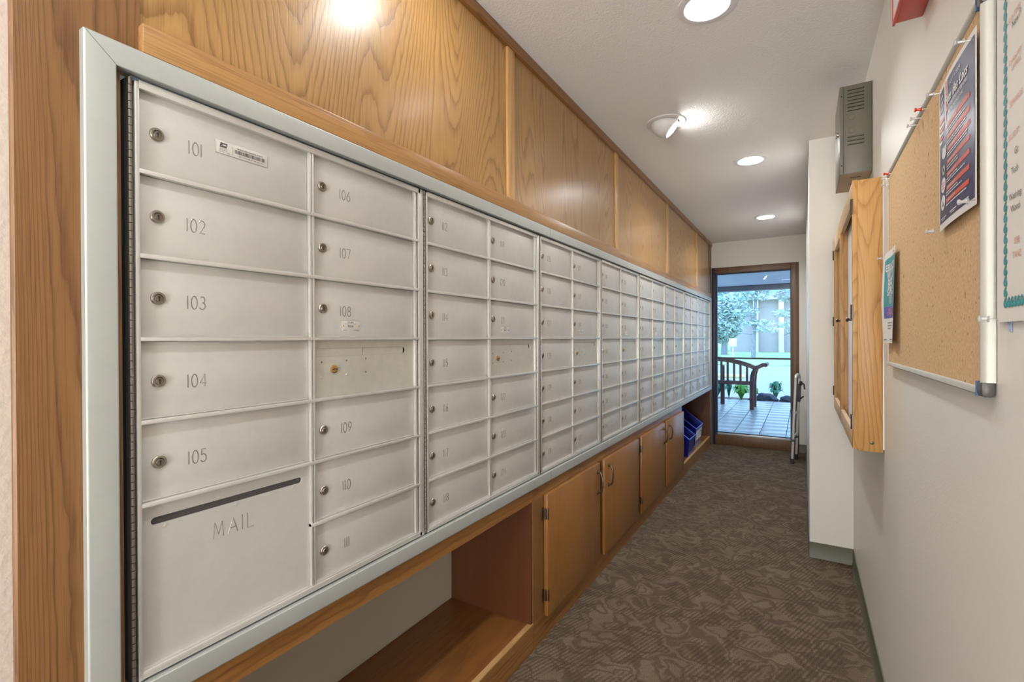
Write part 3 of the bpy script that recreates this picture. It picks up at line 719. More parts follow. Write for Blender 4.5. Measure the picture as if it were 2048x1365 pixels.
# ------------------------------------------------------------------ wooden notice case on the right wall
nc = thing('notice_case', 'shallow two-door pine display case on the right wall past the cork board', 'display case', (XR, 2.07, .872))
xf, y0, y1, z0, z1 = .149, 2.07, 3.262, .872, 1.822
part('side_board', MB().box(xf+.014, XR-.004, y0, y0+.019, z0, z1, 0, .0015), M['pine'], nc, (.2, y0, z0))
part('face_stile', MB().box(xf-.0005, xf+.0145, y0-.001, y0+.022, z0+.006, z1+.002, 0, .0015), M['pine'], nc, (xf, y0, z0))
part('side_board', MB().box(xf+.014, XR-.004, y1-.019, y1, z0, z1), M['pine'], nc)
part('top_board', MB().box(xf+.014, XR-.004, y0+.019, y1-.019, z1-.019, z1), M['pine_lit'], nc)
part('bottom_board', MB().box(xf+.014, XR-.004, y0+.019, y1-.019, z0, z0+.019), M['pine_lit'], nc)
part('back_board', MB().box(.1760, XR-.004, y0+.019, y1-.019, z0+.019, z1-.019), M['white_pl'], nc)
part('wall_cleat', MB().box(XR-.004, XR-.0005, y0+.002, y1-.002, z0+.01, z1-.01), M['white_pl'], nc)
part('centre_stile', MB().box(xf, xf+.0145, 2.700, 2.775, z0+.006, z1, 0, .001).box(xf+.0145, 0.1757, 2.702, 2.772, z0+.02, z1-.02), M['pine'], nc)
part('face_stile', MB().box(xf, xf+.0145, y1-.05, y1, z0+.006, z1, 0, .001).box(xf+.0145, 0.1757, y1-.046, y1-.0195, z0+.02, z1-.02), M['pine'], nc)
part('top_face_rail', MB().box(xf, xf+.0145, y0+.022, 2.700, z1-.072, z1, 0, .001).box(xf, xf+.0145, 2.775, y1-.05, z1-.072, z1, 0, .001), M['pine_lit'], nc)
part('bottom_face_rail', MB().box(xf, xf+.0145, y0+.022, 2.700, z0+.004, z0+.064, 0, .001).box(xf, xf+.0145, 2.775, y1-.05, z0+.004, z0+.064, 0, .001), M['pine_lit'], nc)
for yk, zk in ((2.738, 1.35), (2.115, 1.335)):
    part('knob', MB().lathe([(.006, 0), (.004, .006), (.009, .012), (.007, .017), (0, .018)], (xf, yk, zk), (-1, 0, 0), 12), M['bronze'], nc)
for yh in (y0+.004, y1-.006):
    for zh in (z1-.09, 1.36, z0+.10): part('hinge', MB().box(xf-.002, xf+.002, yh-.006, yh+.008, zh-.026, zh+.026).cyl((xf-.003, yh, zh-.026), (xf-.003, yh, zh+.026), .0035, n=8), M['bronze'], nc)
part('knot', MB().lathe([(.006, 0), (.004, .0006), (0, .0008)], (.203, y0, .903), (0, -1, 0), 12), M['bronze'], nc)

# ------------------------------------------------------------------ grey louvred box
gb = thing('alarm_control_box', 'grey louvred metal control box high on the right wall', 'electrical box', (XR, 2.40, 1.942))
X0, Y0, Y1, Z0, Z1 = .130, 2.40, 2.70, 1.942, 2.302
def louvre_side():
    mb = MB(); mb.box(X0+.014, XR-.001, Y0+.0005, Y1, Z0, Z1, 0, .0015); return mb
part('housing', louvre_side(), M['grey_box'], gb)
part('front_cover', MB().box(X0, X0+.0135, Y0-.0005, Y1+.001, Z0-.001, Z1+.001, 0, .002), M['grey_box'], gb)
part('underside', MB().box(X0+.003, XR-.002, Y0+.004, Y1-.002, Z0-.0012, Z0-.0002), M['card'], gb)
def louvres(n, ztop, pitch):
    for i in range(n):
        z = ztop-i*pitch; mb = MB()
        mb.prism([(X0+.026, Y0, z), (X0+.082, Y0, z), (X0+.082, Y0-.0035, z-.0035), (X0+.026, Y0-.0035, z-.0035)], (0, 0, -.0022), 0)
        mb.box(X0+.026, X0+.082, Y0-.0022, Y0+.0004, z-.0072, z-.0036, 1)
        part('louvre', mb, [M['grey_box'], M['black']], gb)
louvres(7, 2.287, .0139); louvres(3, 2.095, .0150)
for zc in (2.172, 2.117): part('knockout', MB().lathe([(.0125, 0), (.0122, .001), (.0108, .001), (.0104, .0004), (0, .0004)], (X0+.041, Y0, zc), (0, -1, 0), 20), M['grey_box'], gb)
for zc in (2.262, 1.977): part('screw', MB().box(X0+.0045, X0+.0085, Y0-.0016, Y0, zc-.003, zc+.003), M['black'], gb)
part('cam_latch', MB().lathe([(.010, 0), (.010, .006), (.007, .008), (0, .008)], (X0, 2.47, 2.13), (-1, 0, 0), 14).box(X0-.010, X0-.004, 2.465, 2.475, 2.118, 2.142), M['nickel'], gb)
for yy in (2.46, 2.56): part('vent_slot', MB().box(X0+.04, X0+.075, yy, yy+.006, Z0-.0018, Z0-.0010), M['black'], gb)

# ------------------------------------------------------------------ exit sign (only its lower corner is in view)
es = thing('exit_sign', 'red illuminated exit sign high on the right wall', 'sign', (XR, 1.445, 2.009))
part('housing', MB().box(.1865, XR-.0005, 1.135, 1.447, 2.0125, 2.205, 0, .002), M['red_sign'], es)
part('bezel', MB().box(.182, .187, 1.133, 1.449, 2.009, 2.016).box(.182, .187, 1.133, 1.449, 2.200, 2.207).box(.182, .187, 1.443, 1.449, 2.016, 2.2).box(.182, .187, 1.133, 1.139, 2.016, 2.2), M['red_sign'], es)
part('face_panel', MB().box(.1835, .1870, 1.139, 1.443, 2.016, 2.200), M['white_pl'], es)
mb = MB(); put_text(mb, 'EXIT', .17, lambda a, b_: (.1832, 1.400-a, 2.050+b_), 0, 0, 0, width=.225, bold=.02); part('lettering', mb, M['p_red'], es)

# ------------------------------------------------------------------ cork board and what hangs there
XBd = .2225
cbd = thing('cork_board', 'cork notice board in an aluminium frame on the right wall', 'notice board', (XR, 1.41, 1.183))
by0, by1, bz0, bz1 = .950, 1.882, 1.183, 1.776
part('cork_panel', MB().box(XBd+.0035, XR-.002, by0+.012, by1-.004, bz0+.01, bz1-.006), M['cork'], cbd)
def rail_y(z, s):     # horizontal rail, rounded nose
    mb = MB(); c = z+s*.0065
    mb.prism([(XR-.001, by0+.02, z), (XBd+.002, by0+.02, z), (XBd-.001, by0+.02, z+s*.003), (XBd, by0+.02, z+s*.010), (XBd+.003, by0+.02, z+s*.013), (XR-.001, by0+.02, z+s*.013)], (0, by1-by0-.020, 0)); return mb
part('frame_rail', rail_y(bz0, 1), M['board_alu'], cbd); part('frame_rail', rail_y(bz1, -1), M['board_alu'], cbd)
def rail_z(y, s):
    mb = MB(); z = bz0+.020
    mb.prism([(XR-.001, y, z), (XBd+.006, y, z), (XBd+.0015, y+s*.002, z), (XBd-.001, y+s*.006, z), (XBd, y+s*.013, z), (XBd+.003, y+s*.017, z), (XR-.001, y+s*.017, z)], (0, 0, bz1-bz0-.040)); return mb
part('frame_stile', rail_z(by0, 1), M['board_alu'], cbd)
part('frame_stile', MB().box(XBd+.002, XR-.001, by1-.005, by1, bz0+.012, bz1-.012), M['board_alu'], cbd)
for zc, s in ((bz0, 1), (bz1, -1)):
    mb = MB(); a, b_ = sorted((zc-s*.001, zc+s*.0215)); mb.box(XBd-.002, XR-.001, by0-.0012, by0+.0215, a, b_, 0, .005); mb.box(XBd-.0025, XBd+.008, by0+.0195, by0+.0235, a, b_, 1)
    part('corner_cap', mb, [M['cap'], M['cap_blue']], cbd)

# navy poster
YL, YRp, ZT, ZBt = 1.192, .965, 1.732, 1.467
pX = XBd-.0005
po = thing('navy_poster', 'glossy navy festival poster with red bars pinned to the cork board', 'poster', (pX, (YL+YRp)/2, ZBt))
WPo, HPo = YL-YRp, ZT-ZBt
def PF(d):
    def f(a, b_):
        # a,b in poster fractions from its lower left corner; slight curl off the board
        return (pX-d-.0045*math.sin(PI*min(max(a, 0), 1))*(.35+.3*math.cos(2*PI*b_)) - .002, YL-a*WPo, ZBt+b_*HPo)
    return f
def gridf(mb, f, a0, a1, b0, b1, na, nb, m=0):
    vs = [f(a0+(a1-a0)*i/na, b0+(b1-b0)*j/nb) for j in range(nb+1) for i in range(na+1)]
    mb.add(vs, [(j*(na+1)+i, j*(na+1)+i+1, (j+1)*(na+1)+i+1, (j+1)*(na+1)+i) for j in range(nb) for i in range(na)], m, True)
mb = MB(); gridf(mb, PF(0), 0, 1, 0, 1, 12, 12); part('sheet', mb, M['p_white'], po)
mb = MB(); gridf(mb, PF(.0003), .03, .965, .045, .965, 12, 12); part('printed_field', mb, M['navy'], po)
pr = MB(); f1 = PF(.0007); f2 = PF(.0010)
def bar(a0, a1, b0, b1, m, f=None): gridf(pr, f or f1, a0, a1, b0, b1, 6, 1, m)
def f1t(x, y): return PF(.0011)(x, y)
# flag at the upper left
for i in range(6):
    gridf(pr, f1, .03, .22-.02*i, .74-.028*i, .76-.028*i, 5, 1, 1 if i % 2 == 0 else 0)
gridf(pr, f1, .22, .26, .70, .965, 1, 6, 0); gridf(pr, f1, .26, .30, .76, .965, 1, 6, 1); gridf(pr, f1, .30, .325, .80, .965, 1, 6, 0)
for i in range(3):
    for j in range(3):
        a, b_ = .055+.05*i, .82+.045*j
        pr.add([f2(a+.014*math.cos(PI/2+k*PI*.8), b_+.014*math.sin(PI/2+k*PI*.8)) for k in range(5)], [(0, 1, 2), (2, 3, 4), (0, 3, 4)], 0)
def ptext(txt, size, a, b_, m, width, **kw): put_text(pr, txt, size, f1t, a, b_, m, 'L', width=width, **kw)
ptext('Fete des Lacs', .085, .24, .805, 0, .60, shear=.35, bold=.02)
ptext('JULY 4 2024', .03, .40, .90, 0, .28)
ptext('PARADE, MUSIC, FOOD AND FIREWORKS', .034, .26, .765, 0, .56); ptext('FUN FOR THE WHOLE FAMILY', .034, .34, .728, 0, .40)
# red heading bars with white lines below
bars = [(.655, .030), (.575, .030), (.495, .030), (.410, .028), (.325, .030), (.235, .030), (.150, .030)]
rr = random.Random(11)
for q, (bz, bh) in enumerate(bars):
    bar(.27, .86, bz, bz+bh, 1); ptext(['FRIDAY JUNE 28', 'SATURDAY JUNE 29', 'SUNDAY JUNE 30', 'MONDAY JULY 1', 'TUESDAY JULY 2', 'WEDNESDAY JULY 3', 'THURSDAY JULY 4'][q], .026, .29, bz+.006, 0, .25)
    for li in range(2 if q < 6 else 1):
        wz = .25+.30*rr.random(); z = bz-.018-.018*li
        x = .27
        while x < .27+wz:
            ww = .02+.05*rr.random(); bar(x, x+ww, z, z+.008, 0, f2); x += ww+.010
def blob(a, b_, ra, rb, m, n=20, f=None): pr.add([(f or f1)(a+ra*math.cos(2*PI*i/n), b_+rb*math.sin(2*PI*i/n)) for i in range(n)], [tuple(range(n))], m)
blob(.165, .515, .065, .035, 0); blob(.135, .545, .022, .020, 0); blob(.205, .545, .022, .020, 0)
blob(.155, .405, .045, .034, 2); blob(.155, .405, .018, .015, 3, 8, f2)
blob(.155, .300, .075, .052, 0); blob(.155, .180, .075, .052, 0)
for i in range(3): gridf(pr, f2, .11, .20, .275+.018*i, .281+.018*i, 2, 1, 1)
blob(.15, .175, .035, .02, 2, 10, f2); blob(.17, .165, .03, .014, 4, 10, f2)
for a in (.12, .42, .70):
    bar(a-.03, a+.16, .070, .077, 0); bar(a, a+.12, .058, .063, 0)
part('print', pr, [M['p_white'], M['p_red'], M['p_gold'], M['ink'], M['leaf_b']], po)

# teal flyer
fy = thing('teal_flyer', 'narrow teal and violet flyer curling at the far end of the cork board', 'flyer', (XBd, 1.78, 1.25))
FL0, FR0, FZ0, FZ1 = 1.868, 1.672, 1.253, 1.525
def FF(d):
    def f(a, b_):
        c = .014*math.exp(-((a-.0)/.35)**2)*(1-.75*abs(b_-.45)) + .012*a*a*(.4+.6*(1-b_))
        y = FL0+(FR0-FL0)*a
        zz = FZ0+(FZ1-FZ0)*b_ - (.016*(1-min(a/.35, 1))**2 if b_ > .9 else 0)
        return (XBd-.0015-c-d, y, zz)
    return f
mb = MB(); gridf(mb, FF(0), 0, 1, 0, 1, 12, 14); part('sheet', mb, M['paper'], fy)
mb = MB(); gridf(mb, FF(.0004), .16, .985, .395, .925, 10, 8, 0); gridf(mb, FF(.0004), .16, .985, .27, .395, 10, 3, 1)
f = FF(.0012)
for txt, s_, b_, wd, m in (('EBRATE', .10, .785, .70, 2), ('WLYS', .15, .690, .52, 2), ('BER', .15, .585, .44, 2), ('SVNG', .10, .515, .48, 2), ('10', .13, .425, .24, 2), ('FREE', .06, .335, .34, 3), ('COMMUNITY', .05, .300, .50, 3)):
    put_text(mb, txt, s_, f, .58, b_, m, 'C', width=wd, bold=.03)
for i, b_ in enumerate((.215, .185, .155)): gridf(mb, f, .36, .84-.12*i, b_, b_+.008, 3, 1, 4)
gridf(mb, f, .10, .28, .030, .040, 2, 1, 4); gridf(mb, f, .50, .92, .035, .046, 3, 1, 4); gridf(mb, f, .78, .92, .945, .955, 2, 1, 4)
part('print', mb, [M['teal'], M['violet'], M['p_white'], M['pink'], M['t_black']], fy)

# white newsletter sheet with a border of teal sixes
XS = XR-.004
ns = thing('newsletter_sheet', 'white notice sheet bordered with teal number sixes at the right edge', 'notice', (XS, .80, 1.29))
def SF(d): return lambda y, z: (XS-d-.0016*math.sin((z-1.29)*14)*0-.0012*math.sin((y-.6)*22)**2, y, z)
SY0, SY1, SZ0, SZ1 = .932, .650, 1.290, 1.900
s0 = SF(0)
mb = MB(); vs = [s0(SY0+(SY1-SY0)*i/10, SZ0+(SZ1-SZ0)*j/4) for j in range(5) for i in range(11)]
mb.add(vs, [(j*11+i, j*11+i+1, (j+1)*11+i+1, (j+1)*11+i) for j in range(4) for i in range(10)], 0, True); part('sheet', mb, M['paper'], ns)
mb = MB(); f = SF(.0008)
v6, f6 = text_geo('6', .0165, bold=.055)
z = SZ0+.020; k = 0
def six(y, z):
    mid = .0068
    mb.add([f(y-v.x*1.45, z+v.y*1.08) for v in v6], f6, 0)
    mb.add([f(y-.0064+.0032*math.cos(k*PI/6), z+.0040+.0034*math.sin(k*PI/6)) for k in range(12)], [tuple(range(12))], 3)
while z < SZ1-.02:
    six(SY0-.0265, z); z += .01435
for i in range(1, 18): six(SY0-.0265-.0118*i, SZ0+.020)
def nl(txt, y, z, m, size=.012, shear=0): put_text(mb, txt, size, lambda a, b_: f(y-a, z+b_), 0, 0, m, 'L', shear=shear)
for txt, dy, z, m, sz in (('TANZ', .058, 1.372, 2, .0150), ('SIBE', .064, 1.390, 2, .0150), ('Wood', .052, 1.433, 1, .0150), ('Washing', .046, 1.449, 1, .0150), ('Tech', .054, 1.482, 1, .0150), ('Gr', .066, 1.505, 1, .0150),
                       ('ELLIOTT', .045, 1.529, 2, .0130), ('SEWARDS', .048, 1.572, 2, .0130), ('EXTRAS', .055, 1.617, 2, .0120), ('CHANTED', .046, 1.627, 2, .0120), ('New F', .056, 1.672, 1, .0150), ('SUNTIME', .044, 1.683, 2, .0130), ('Sewing', .056, 1.715, 1, .0150), ('Reading', .056, 1.728, 1, .0130), ('SOCIAL', .048, 1.745, 2, .0130), ('MONTH', .040, 1.732, 2, .0130)):
    nl(txt, SY0-dy, z, m, sz*(.80 if m == 2 else .85))
part('print', mb, [M['gem'], M['t_black'], M['t_red'], M['gem_mid']], ns)
ub = tag(part('blue_paper', MB().prism([(XR-.0012, .912, 1.325), (XR-.0012, .893, 1.325), (XR-.0012, .889, 1.277), (XR-.0012, .902, 1.278)], (.0004, 0, 0)), M['pale_blue'], None, (XR, .9, 1.28)), 'corner of pale blue paper showing below the white notice sheet', 'paper')

# push pins
def pin(y, z, x, col, label, dy=0., dz=.004):
    t = thing('push_pin', label, 'push pin', (x, y, z), 'push pins on the right wall')
    a = Vector((-1, dy, dz*20)).normalized(); p = Vector((x, y, z)); ln = 1.0
    part('needle', MB().cyl(p+a*(-.003), p+a*.010, .0007, n=6), M['steel'], t)
    part('head', MB().lathe([(0, .008), (.0045, .0082), (.0048, .0095), (.0028, .0105), (.0023, .016), (.0045, .0185), (.0045, .0200), (0, .0206)], p, a, 14), M['pin_'+col], t)
xc = XBd+.0030
pin(.990, 1.722, XBd-.003, 'clear', 'clear push pin at the top right corner of the navy poster')
pin(1.184, 1.7255, XBd-.003, 'clear', 'clear push pin at the top left corner of the navy poster')
pin(1.335, 1.757, xc, 'red', 'red push pin on the upper cork edge nearer the navy poster')
pin(1.385, 1.757, xc, 'clear', 'clear push pin just left of the upper red pin')
pin(1.425, 1.757, xc, 'clear', 'clear push pin second left of the upper red pin')
pin(1.800, 1.755, xc, 'red', 'red push pin near the far top corner of the cork board')
pin(1.862, 1.758, xc, 'clear', 'clear push pin in the far top corner, uppermost of the cluster')
pin(1.858, 1.738, xc, 'clear', 'clear push pin in the far top corner, lowest of the cluster')
pin(1.188, 1.470, XBd-.003, 'clear', 'clear push pin at the lower left corner of the navy poster', .4)
pin(.970, 1.474, XBd-.003, 'clear', 'clear push pin at the lower right corner of the navy poster', .6)
pin(1.850, 1.512, XBd-.008, 'clear', 'clear push pin holding the top of the teal flyer')
pin(.929, 1.2945, XS-.001, 'clear', 'clear push pin at the bottom corner of the white notice sheet', .1)

# ------------------------------------------------------------------ ceiling lights
labs = ['recessed white can light with ribbed baffle, nearest in view', 'tilted white eyeball light beside the oak panelling', 'flush recessed can light in mid ceiling', 'small recessed can light farthest down the ceiling', 'white eyeball light above the near mailboxes, over the frame', 'recessed can light straight above the viewer']
for (kind, x, y), lb in zip(LT, labs):
    t = thing('ceiling_light', lb, 'ceiling light', (x, y, CZ), 'recessed ceiling lights')
    if kind == 'can':
        part('trim_ring', MB().lathe([(.098, -.0003), (.097, -.004), (.080, -.0075), (.0735, -.006), (.072, .002)], (x, y, CZ), (0, 0, 1), 40), M['white_trim'], t)
        deep = .070 if y < 2.5 else .022; lr = .052 if y < 2.5 else .060
        prof = [(.0718, .002)]; n = 9
        for i in range(n):
            h = .004+deep*i/n; r = .0715-(.0695-lr)*i/n; prof += [(r, h), (r-.0022, h+deep/n*.35)]
        prof.append((lr, deep+.004))
        part('baffle', MB().lathe(prof, (x, y, CZ), (0, 0, 1), 40), M['baffle'], t)
        part('lamp_lens', MB().lathe([(lr, deep+.004), (.045, deep+.001), (.02, deep-.002), (0, deep-.003)], (x, y, CZ), (0, 0, 1), 32), M['lamp'], t)
    else:
        part('trim_ring', MB().lathe([(.100, -.0003), (.099, -.004), (.083, -.008), (.0735, -.006), (.072, .004)], (x, y, CZ), (0, 0, 1), 40), M['white_trim'], t)
        d = (Vector((.72, .16, -.66)) if y > 2 else Vector((-.25, -.15, -.95))).normalized(); c = Vector((x-.006, y, CZ-.004)); R = .068
        prof = [(R*math.sin(math.radians(a)), -R*math.cos(math.radians(a))*-1) for a in range(40, 176, 9)]
        part('eyeball', MB().lathe([(.0440, R*.80-.002), (.0455, R*.80)]+[(R*math.sin(math.radians(a)), R*math.cos(math.radians(a))) for a in range(42, 172, 8)], c, d, 36), M['white_trim'], t)
        part('lamp_lens', MB().lathe([(.0440, R*.80-.003), (.03, R*.80+.002), (0, R*.80+.004)], c, d, 28), M['lamp_eye'], t)
        part('can', MB().lathe([(.0725, .002), (.0725, .10), (0, .10)], (x, y, CZ), (0, 0, 1), 28), M['baffle'], t)

# ------------------------------------------------------------------ outside: porch
pf = struct(part('porch_floor', MB().box(-4, 3, YE+.12, 10.86, -.06, -.012), M['grout']))
TM = MB().box(-.149, .149, -.149, .149, -.012, .0, 0, .002).mesh('tile', M['tile'])
for i in range(-9, 4):
    for j in range(15): link('tile', TM, pf, (-.347+.305*i, 6.475+.305*j-.02, 0))
so = struct(part('porch_ceiling', MB().box(-4, 3, YE+.12, 11.0, 2.335, 2.45), M['beam']))
SM = MB().box(-3.4, 3.0, -.0660, .0660, -.014, .0, 0, .004).mesh('soffit_board', M['soffit'])
for j in range(30): link('soffit_board', SM, so, (0, YE+.2+.1435*j, 2.334))
struct(part('porch_beam', MB().box(-4, 3, 10.70, 10.95, 2.262, 2.335, 0, .005).box(-4, 3, 10.72, 10.93, 2.228, 2.262), M['beam']))
we2 = struct(part('wall_outside', MB().box(-5, -1.45, YE, YE+.15, 0, 3.2).box(.23, 4, YE, YE+.15, 0, 3.2), M['brick']))

# bench
bn = thing('garden_bench', 'dark wooden garden bench with curved top rail on the tiled porch', 'bench', (-1.5, 9.6, 0))
by = 9.45
def legp(x, y, top, flare):
    mb = MB(); pts = [(0, 0), (.0, .45), (.01, .60), (.035, .69), (.08, .745)] if flare else [(0, 0), (0, .4), (0, top)]
    w_ = .034
    for (a, z), (a2, z2) in zip(pts[:-1], pts[1:]):
        mb.add([(x+a-w_, y-w_, z), (x+a+w_, y-w_, z), (x+a+w_, y+w_, z), (x+a-w_, y+w_, z), (x+a2-w_, y-w_, z2), (x+a2+w_, y-w_, z2), (x+a2+w_, y+w_, z2), (x+a2-w_, y+w_, z2)], [(0, 1, 5, 4), (1, 2, 6, 5), (2, 3, 7, 6), (3, 0, 4, 7), (0, 3, 2, 1), (4, 5, 6, 7)])
    return mb
LG = [(-.780, by, 1), (-.775, by+.45, 1), (-2.26, by, 0), (-2.26, by+.45, 0), (-1.33, by+.56, 0)]
for i, (x, y, fl_) in enumerate(LG): part('leg', legp(x, y, .75 if i == 4 else .70, fl_), M['bench_wood'], bn)
part('arm_scroll', MB().tube([(-.72, by, .735), (-.665, by, .765), (-.60, by, .80), (-.575, by, .80)], [.036, .034, .034, .03], 10).tube([(-.565, by-.02, .795), (-.565, by+.47, .795)], .034, 12), M['bench_wood'], bn)
tp = [(-.70, .725), (-.80, .775), (-.95, .825), (-1.15, .872), (-1.38, .895), (-1.62, .885), (-1.85, .85), (-2.05, .80), (-2.26, .735)]
mb = MB()
for (a, z), (a2, z2) in zip(tp[:-1], tp[1:]):
    mb.add([(a, by-.02, z-.040), (a, by+.02, z-.040), (a, by+.02, z+.040), (a, by-.02, z+.040), (a2, by-.02, z2-.040), (a2, by+.02, z2-.040), (a2, by+.02, z2+.040), (a2, by-.02, z2+.040)], [(0, 1, 5, 4), (1, 2, 6, 5), (2, 3, 7, 6), (3, 0, 4, 7), (0, 3, 2, 1), (4, 5, 6, 7)])
part('top_rail', mb, M['bench_wood'], bn)
part('seat_rail', MB().box(-2.26, -.77, by-.02, by+.02, .452, .500), M['bench_wood'], bn)
part('lower_rail', MB().box(-2.26, -.77, by+.43, by+.47, .395, .412), M['bench_wood'], bn)
def topz(x):
    for (a, z), (a2, z2) in zip(tp[:-1], tp[1:]):
        if a2 <= x <= a: return z+(z2-z)*(x-a)/(a2-a)
    return .75
for i in range(13):
    x = -.855-.105*i
    part('back_slat', MB().box(x-.018, x+.018, by-.010, by+.010, .495, topz(x)-.025), M['bench_wood'], bn)
for i in range(5): part('seat_slat', MB().box(-2.25, -.78, by+.04+.09*i, by+.105+.09*i, .452, .470), M['bench_wood'], bn)

# planting edge, rocks, plants
struct(part('planting_bed', MB().box(-6, 4, 10.86, 11.55, -.16, -.035), M['soil']))
def rock(x, y, sx, sy, sz, label, seed):
    b = bmesh.new(); bmesh.ops.create_icosphere(b, subdivisions=3, radius=1); rr = random.Random(seed)
    ph = [rr.random()*6 for _ in range(6)]
    for v in b.verts:
        n = 1+.13*math.sin(3*v.co.x+ph[0])*math.sin(4*v.co.y+ph[1])+.08*math.sin(7*v.co.z+ph[2]+4*v.co.x)
        v.co = Vector((v.co.x*sx*n, v.co.y*sy*n, max(v.co.z, -.5)*sz*n))
    mb = MB().bm(b, 0, True); mb.v = [(a+x, c+y, d-.04+sz*.4) for a, c, d in mb.v]
    tag(part('rock', mb, M['rock'], None, (x, y, -.04)), label, 'rock', 'rocks along the porch edge')
rock(-.64, 11.1, .19, .13, .135, 'long dark rock beside the bench leg', 1)
rock(-.28, 11.12, .14, .12, .10, 'rounded dark rock farthest right along the porch edge', 2)
rock(-.93, 11.03, .06, .07, .05, 'small dark rock behind the bench leg', 3)
rock(-.09, 11.12, .06, .08, .05, 'tiny dark rock at the right window edge', 4)
def clump(x, y, r, h, n, mat, label, seed, cat='plant'):
    rr = random.Random(seed); mb = MB(); st = MB()
    for i in range(n):
        t = rr.random()*2*PI; L = r*(.6+.5*rr.random()); hh = h*(.6+.5*rr.random()); wd = .022+.018*rr.random()
        dx, dy = math.cos(t), math.sin(t); px, py = -dy, dx
        P = [(0, 0), (L*.35, hh*.75), (L*.75, hh), (L, hh*.72)]; W = [.2, .9, 1, .05]
        vs = []
        for (a, z), q in zip(P, W): vs += [(x+dx*a+px*wd*q, y+dy*a+py*wd*q, -.04+z), (x+dx*a-px*wd*q, y+dy*a-py*wd*q, -.04+z)]
        mb.add(vs, [(0, 1, 3, 2), (2, 3, 5, 4), (4, 5, 7, 6)], 0, True)
    return tag(stuff(part('leafy_plant', mb, mat, None, (x, y, -.04))), label, cat)
def plant(x, y, r, h, n, mat, label, seed):
    o = clump(x, y, r, h, n, mat, label, seed); del o['kind']; return o
plant(-1.12, 11.13, .18, .30, 130, M['leaf_g'], 'bright green arching plant below the bench seat', 1)
plant(-.90, 11.44, .10, .22, 70, M['leaf_g'], 'smaller bright green plant beside the bench leg', 2)
plant(-1.60, 11.18, .20, .36, 130, M['leaf_b'], 'blue-green leafy plant at the left window edge', 3)
plant(-1.40, 11.48, .08, .36, 60, M['leaf_b'], 'blue-green plant behind the middle bench leg', 4)
plant(-.50, 11.46, .15, .36, 40, M['leaf_b'], 'sparse thin-leaved plant above the dark rocks', 5)

# ground beyond
struct(part('ground', MB().box(-60, 60, 11.55, 140, -.22, -.12), M['asphalt']))
struct(part('lawn', MB().box(-60, 60, 27, 110, -.12, -.095), M['grass']))
tag(part('curb_strip', MB().box(-5.5, -1.75, 18.3, 18.75, -.12, -.02, 0, .02), M['curb'], None, (-3, 18.5, -.12)), 'pale yellow curb strip on the driveway behind the bench', 'curb')
sg = thing('sign_post', 'white square sign on a thin post across the driveway', 'sign', (-3.95, 34.5, -.1))
part('post', MB().box(-3.98, -3.92, 34.49, 34.54, -.1, 1.25), M['column'], sg)
part('sign_panel', MB().box(-4.17, -3.73, 34.44, 34.48, .72, 1.24, 0, .01), M['p_white'], sg)
bd = thing('brick_building', 'pale brick building with white columns across the lawn', 'building', (4, 52, -.1))
part('wall', MB().box(-6.2, 22, 52, 62, -.1, 4.9), M['brick'], bd)
part('roof', MB().prism([(-6.8, 51.2, 4.9), (-6.8, 57, 6.3), (-6.8, 62.8, 4.9)], (29.5, 0, 0)), M['roof'], bd)
for i in range(8):
    x = -3.9+2.15*i
    part('column', MB().box(x-.22, x+.22, 51.4, 51.9, -.1, 4.9, 0, .02), M['column'], bd)
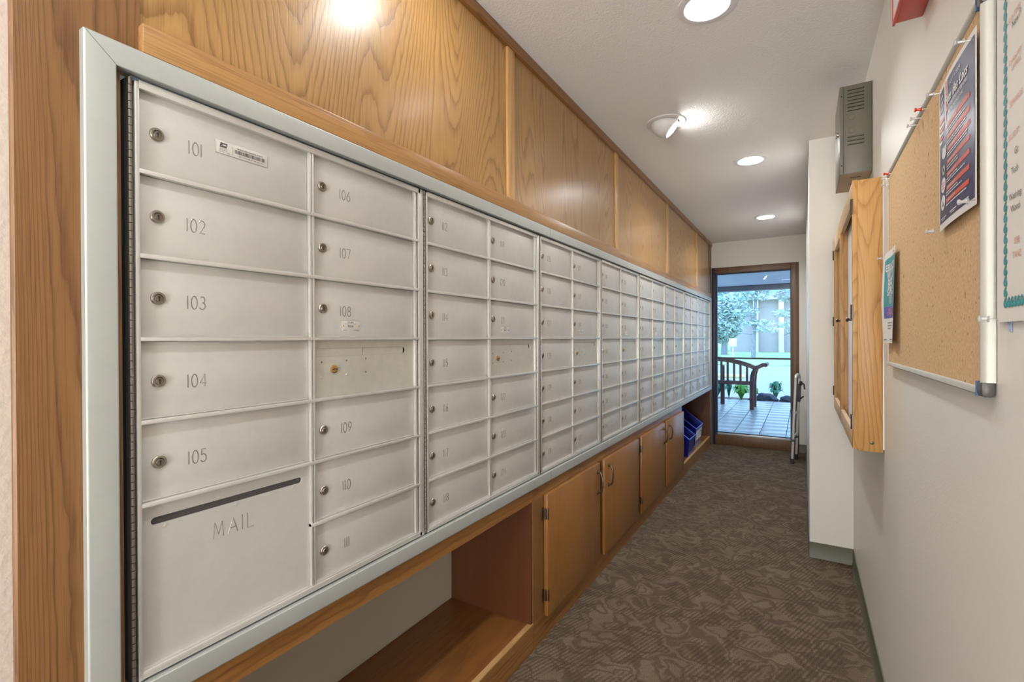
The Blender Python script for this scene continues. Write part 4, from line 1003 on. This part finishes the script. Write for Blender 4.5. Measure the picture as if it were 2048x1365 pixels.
def tree(x, y, r0_, h, crowns, n, mat, label, lean=0.0, leaf=.20, seed=0, limbs=7):
    rr = random.Random(seed)
    t = thing('tree', label, 'tree', (x, y, -.1), 'trees outside the window')
    part('trunk', MB().tube([(x, y, -.1), (x+lean*.3, y, h*.33), (x+lean*.75, y, h*.7), (x+lean, y, h)], [r0_, r0_*.8, r0_*.6, r0_*.25], 10), M['bark'], t)
    br = MB()
    for i in range(limbs):
        q = .25+.7*i/limbs; s_ = 1 if i % 2 else -1; z = h*q; L = (.8+.9*rr.random())*(1.3-q*.6)
        br.tube([(x+lean*q, y, z), (x+lean*q+s_*L*.5, y+rr.uniform(-.4, .4), z+.12), (x+lean*q+s_*L, y+rr.uniform(-.8, .8), z-.1)], [r0_*.25, r0_*.16, r0_*.06], 6)
    part('branches', br, M['bark'], t)
    mb = MB(); tot = sum(c[3]*c[4]*c[5] for c in crowns)
    for (cx, cy, cz, rx, ry, rz) in crowns:
        for i in range(int(n*rx*ry*rz/tot)):
            while True:
                p = Vector((rr.uniform(-1, 1), rr.uniform(-1, 1), rr.uniform(-1, 1)))
                if .25 < p.length < 1: break
            q = Vector((cx+p.x*rx, cy+p.y*ry, cz+p.z*rz)); s_ = leaf*(.6+.8*rr.random())
            a = Vector((rr.gauss(0, 1), rr.gauss(0, 1), rr.gauss(0, .6))).normalized(); b_ = a.orthogonal().normalized()
            mb.add([q-a*s_, q-b_*s_*.45, q+a*s_, q+b_*s_*.45], [(0, 1, 2, 3)], 0)
    stuff(part('foliage', mb, mat, t))
    return t
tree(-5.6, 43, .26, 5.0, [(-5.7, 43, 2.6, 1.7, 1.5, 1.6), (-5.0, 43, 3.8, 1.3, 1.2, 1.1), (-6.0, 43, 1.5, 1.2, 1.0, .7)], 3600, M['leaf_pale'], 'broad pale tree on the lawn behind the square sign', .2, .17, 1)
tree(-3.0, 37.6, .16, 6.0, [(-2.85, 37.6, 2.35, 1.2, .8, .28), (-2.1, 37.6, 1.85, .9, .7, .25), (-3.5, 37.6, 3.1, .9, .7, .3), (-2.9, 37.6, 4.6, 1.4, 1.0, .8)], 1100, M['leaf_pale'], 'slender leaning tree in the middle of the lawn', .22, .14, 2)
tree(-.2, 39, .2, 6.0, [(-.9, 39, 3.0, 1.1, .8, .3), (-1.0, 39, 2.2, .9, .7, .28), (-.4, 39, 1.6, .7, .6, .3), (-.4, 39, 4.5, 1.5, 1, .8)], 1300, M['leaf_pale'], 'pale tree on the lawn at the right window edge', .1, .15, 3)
tree(.9, 17, .16, 6.0, [(-.55, 17, 2.85, .55, .6, .40), (-.95, 17.3, 3.4, .9, .9, .6), (.6, 17, 4.6, 1.6, 1.4, 1.2)], 1500, M['leaf_mid'], 'nearer dark green tree hanging over the top right of the window view', -.2, .085, 4)
tree(-4.6, 19, .16, 6.0, [(-2.15, 19, 2.95, .7, .6, .38), (-3.0, 19, 3.5, 1.0, .9, .8), (-4.6, 19, 4.6, 1.6, 1.4, 1.2)], 1700, M['leaf_mid'], 'nearer dark green tree hanging over the top left of the window view', .3, .085, 5)
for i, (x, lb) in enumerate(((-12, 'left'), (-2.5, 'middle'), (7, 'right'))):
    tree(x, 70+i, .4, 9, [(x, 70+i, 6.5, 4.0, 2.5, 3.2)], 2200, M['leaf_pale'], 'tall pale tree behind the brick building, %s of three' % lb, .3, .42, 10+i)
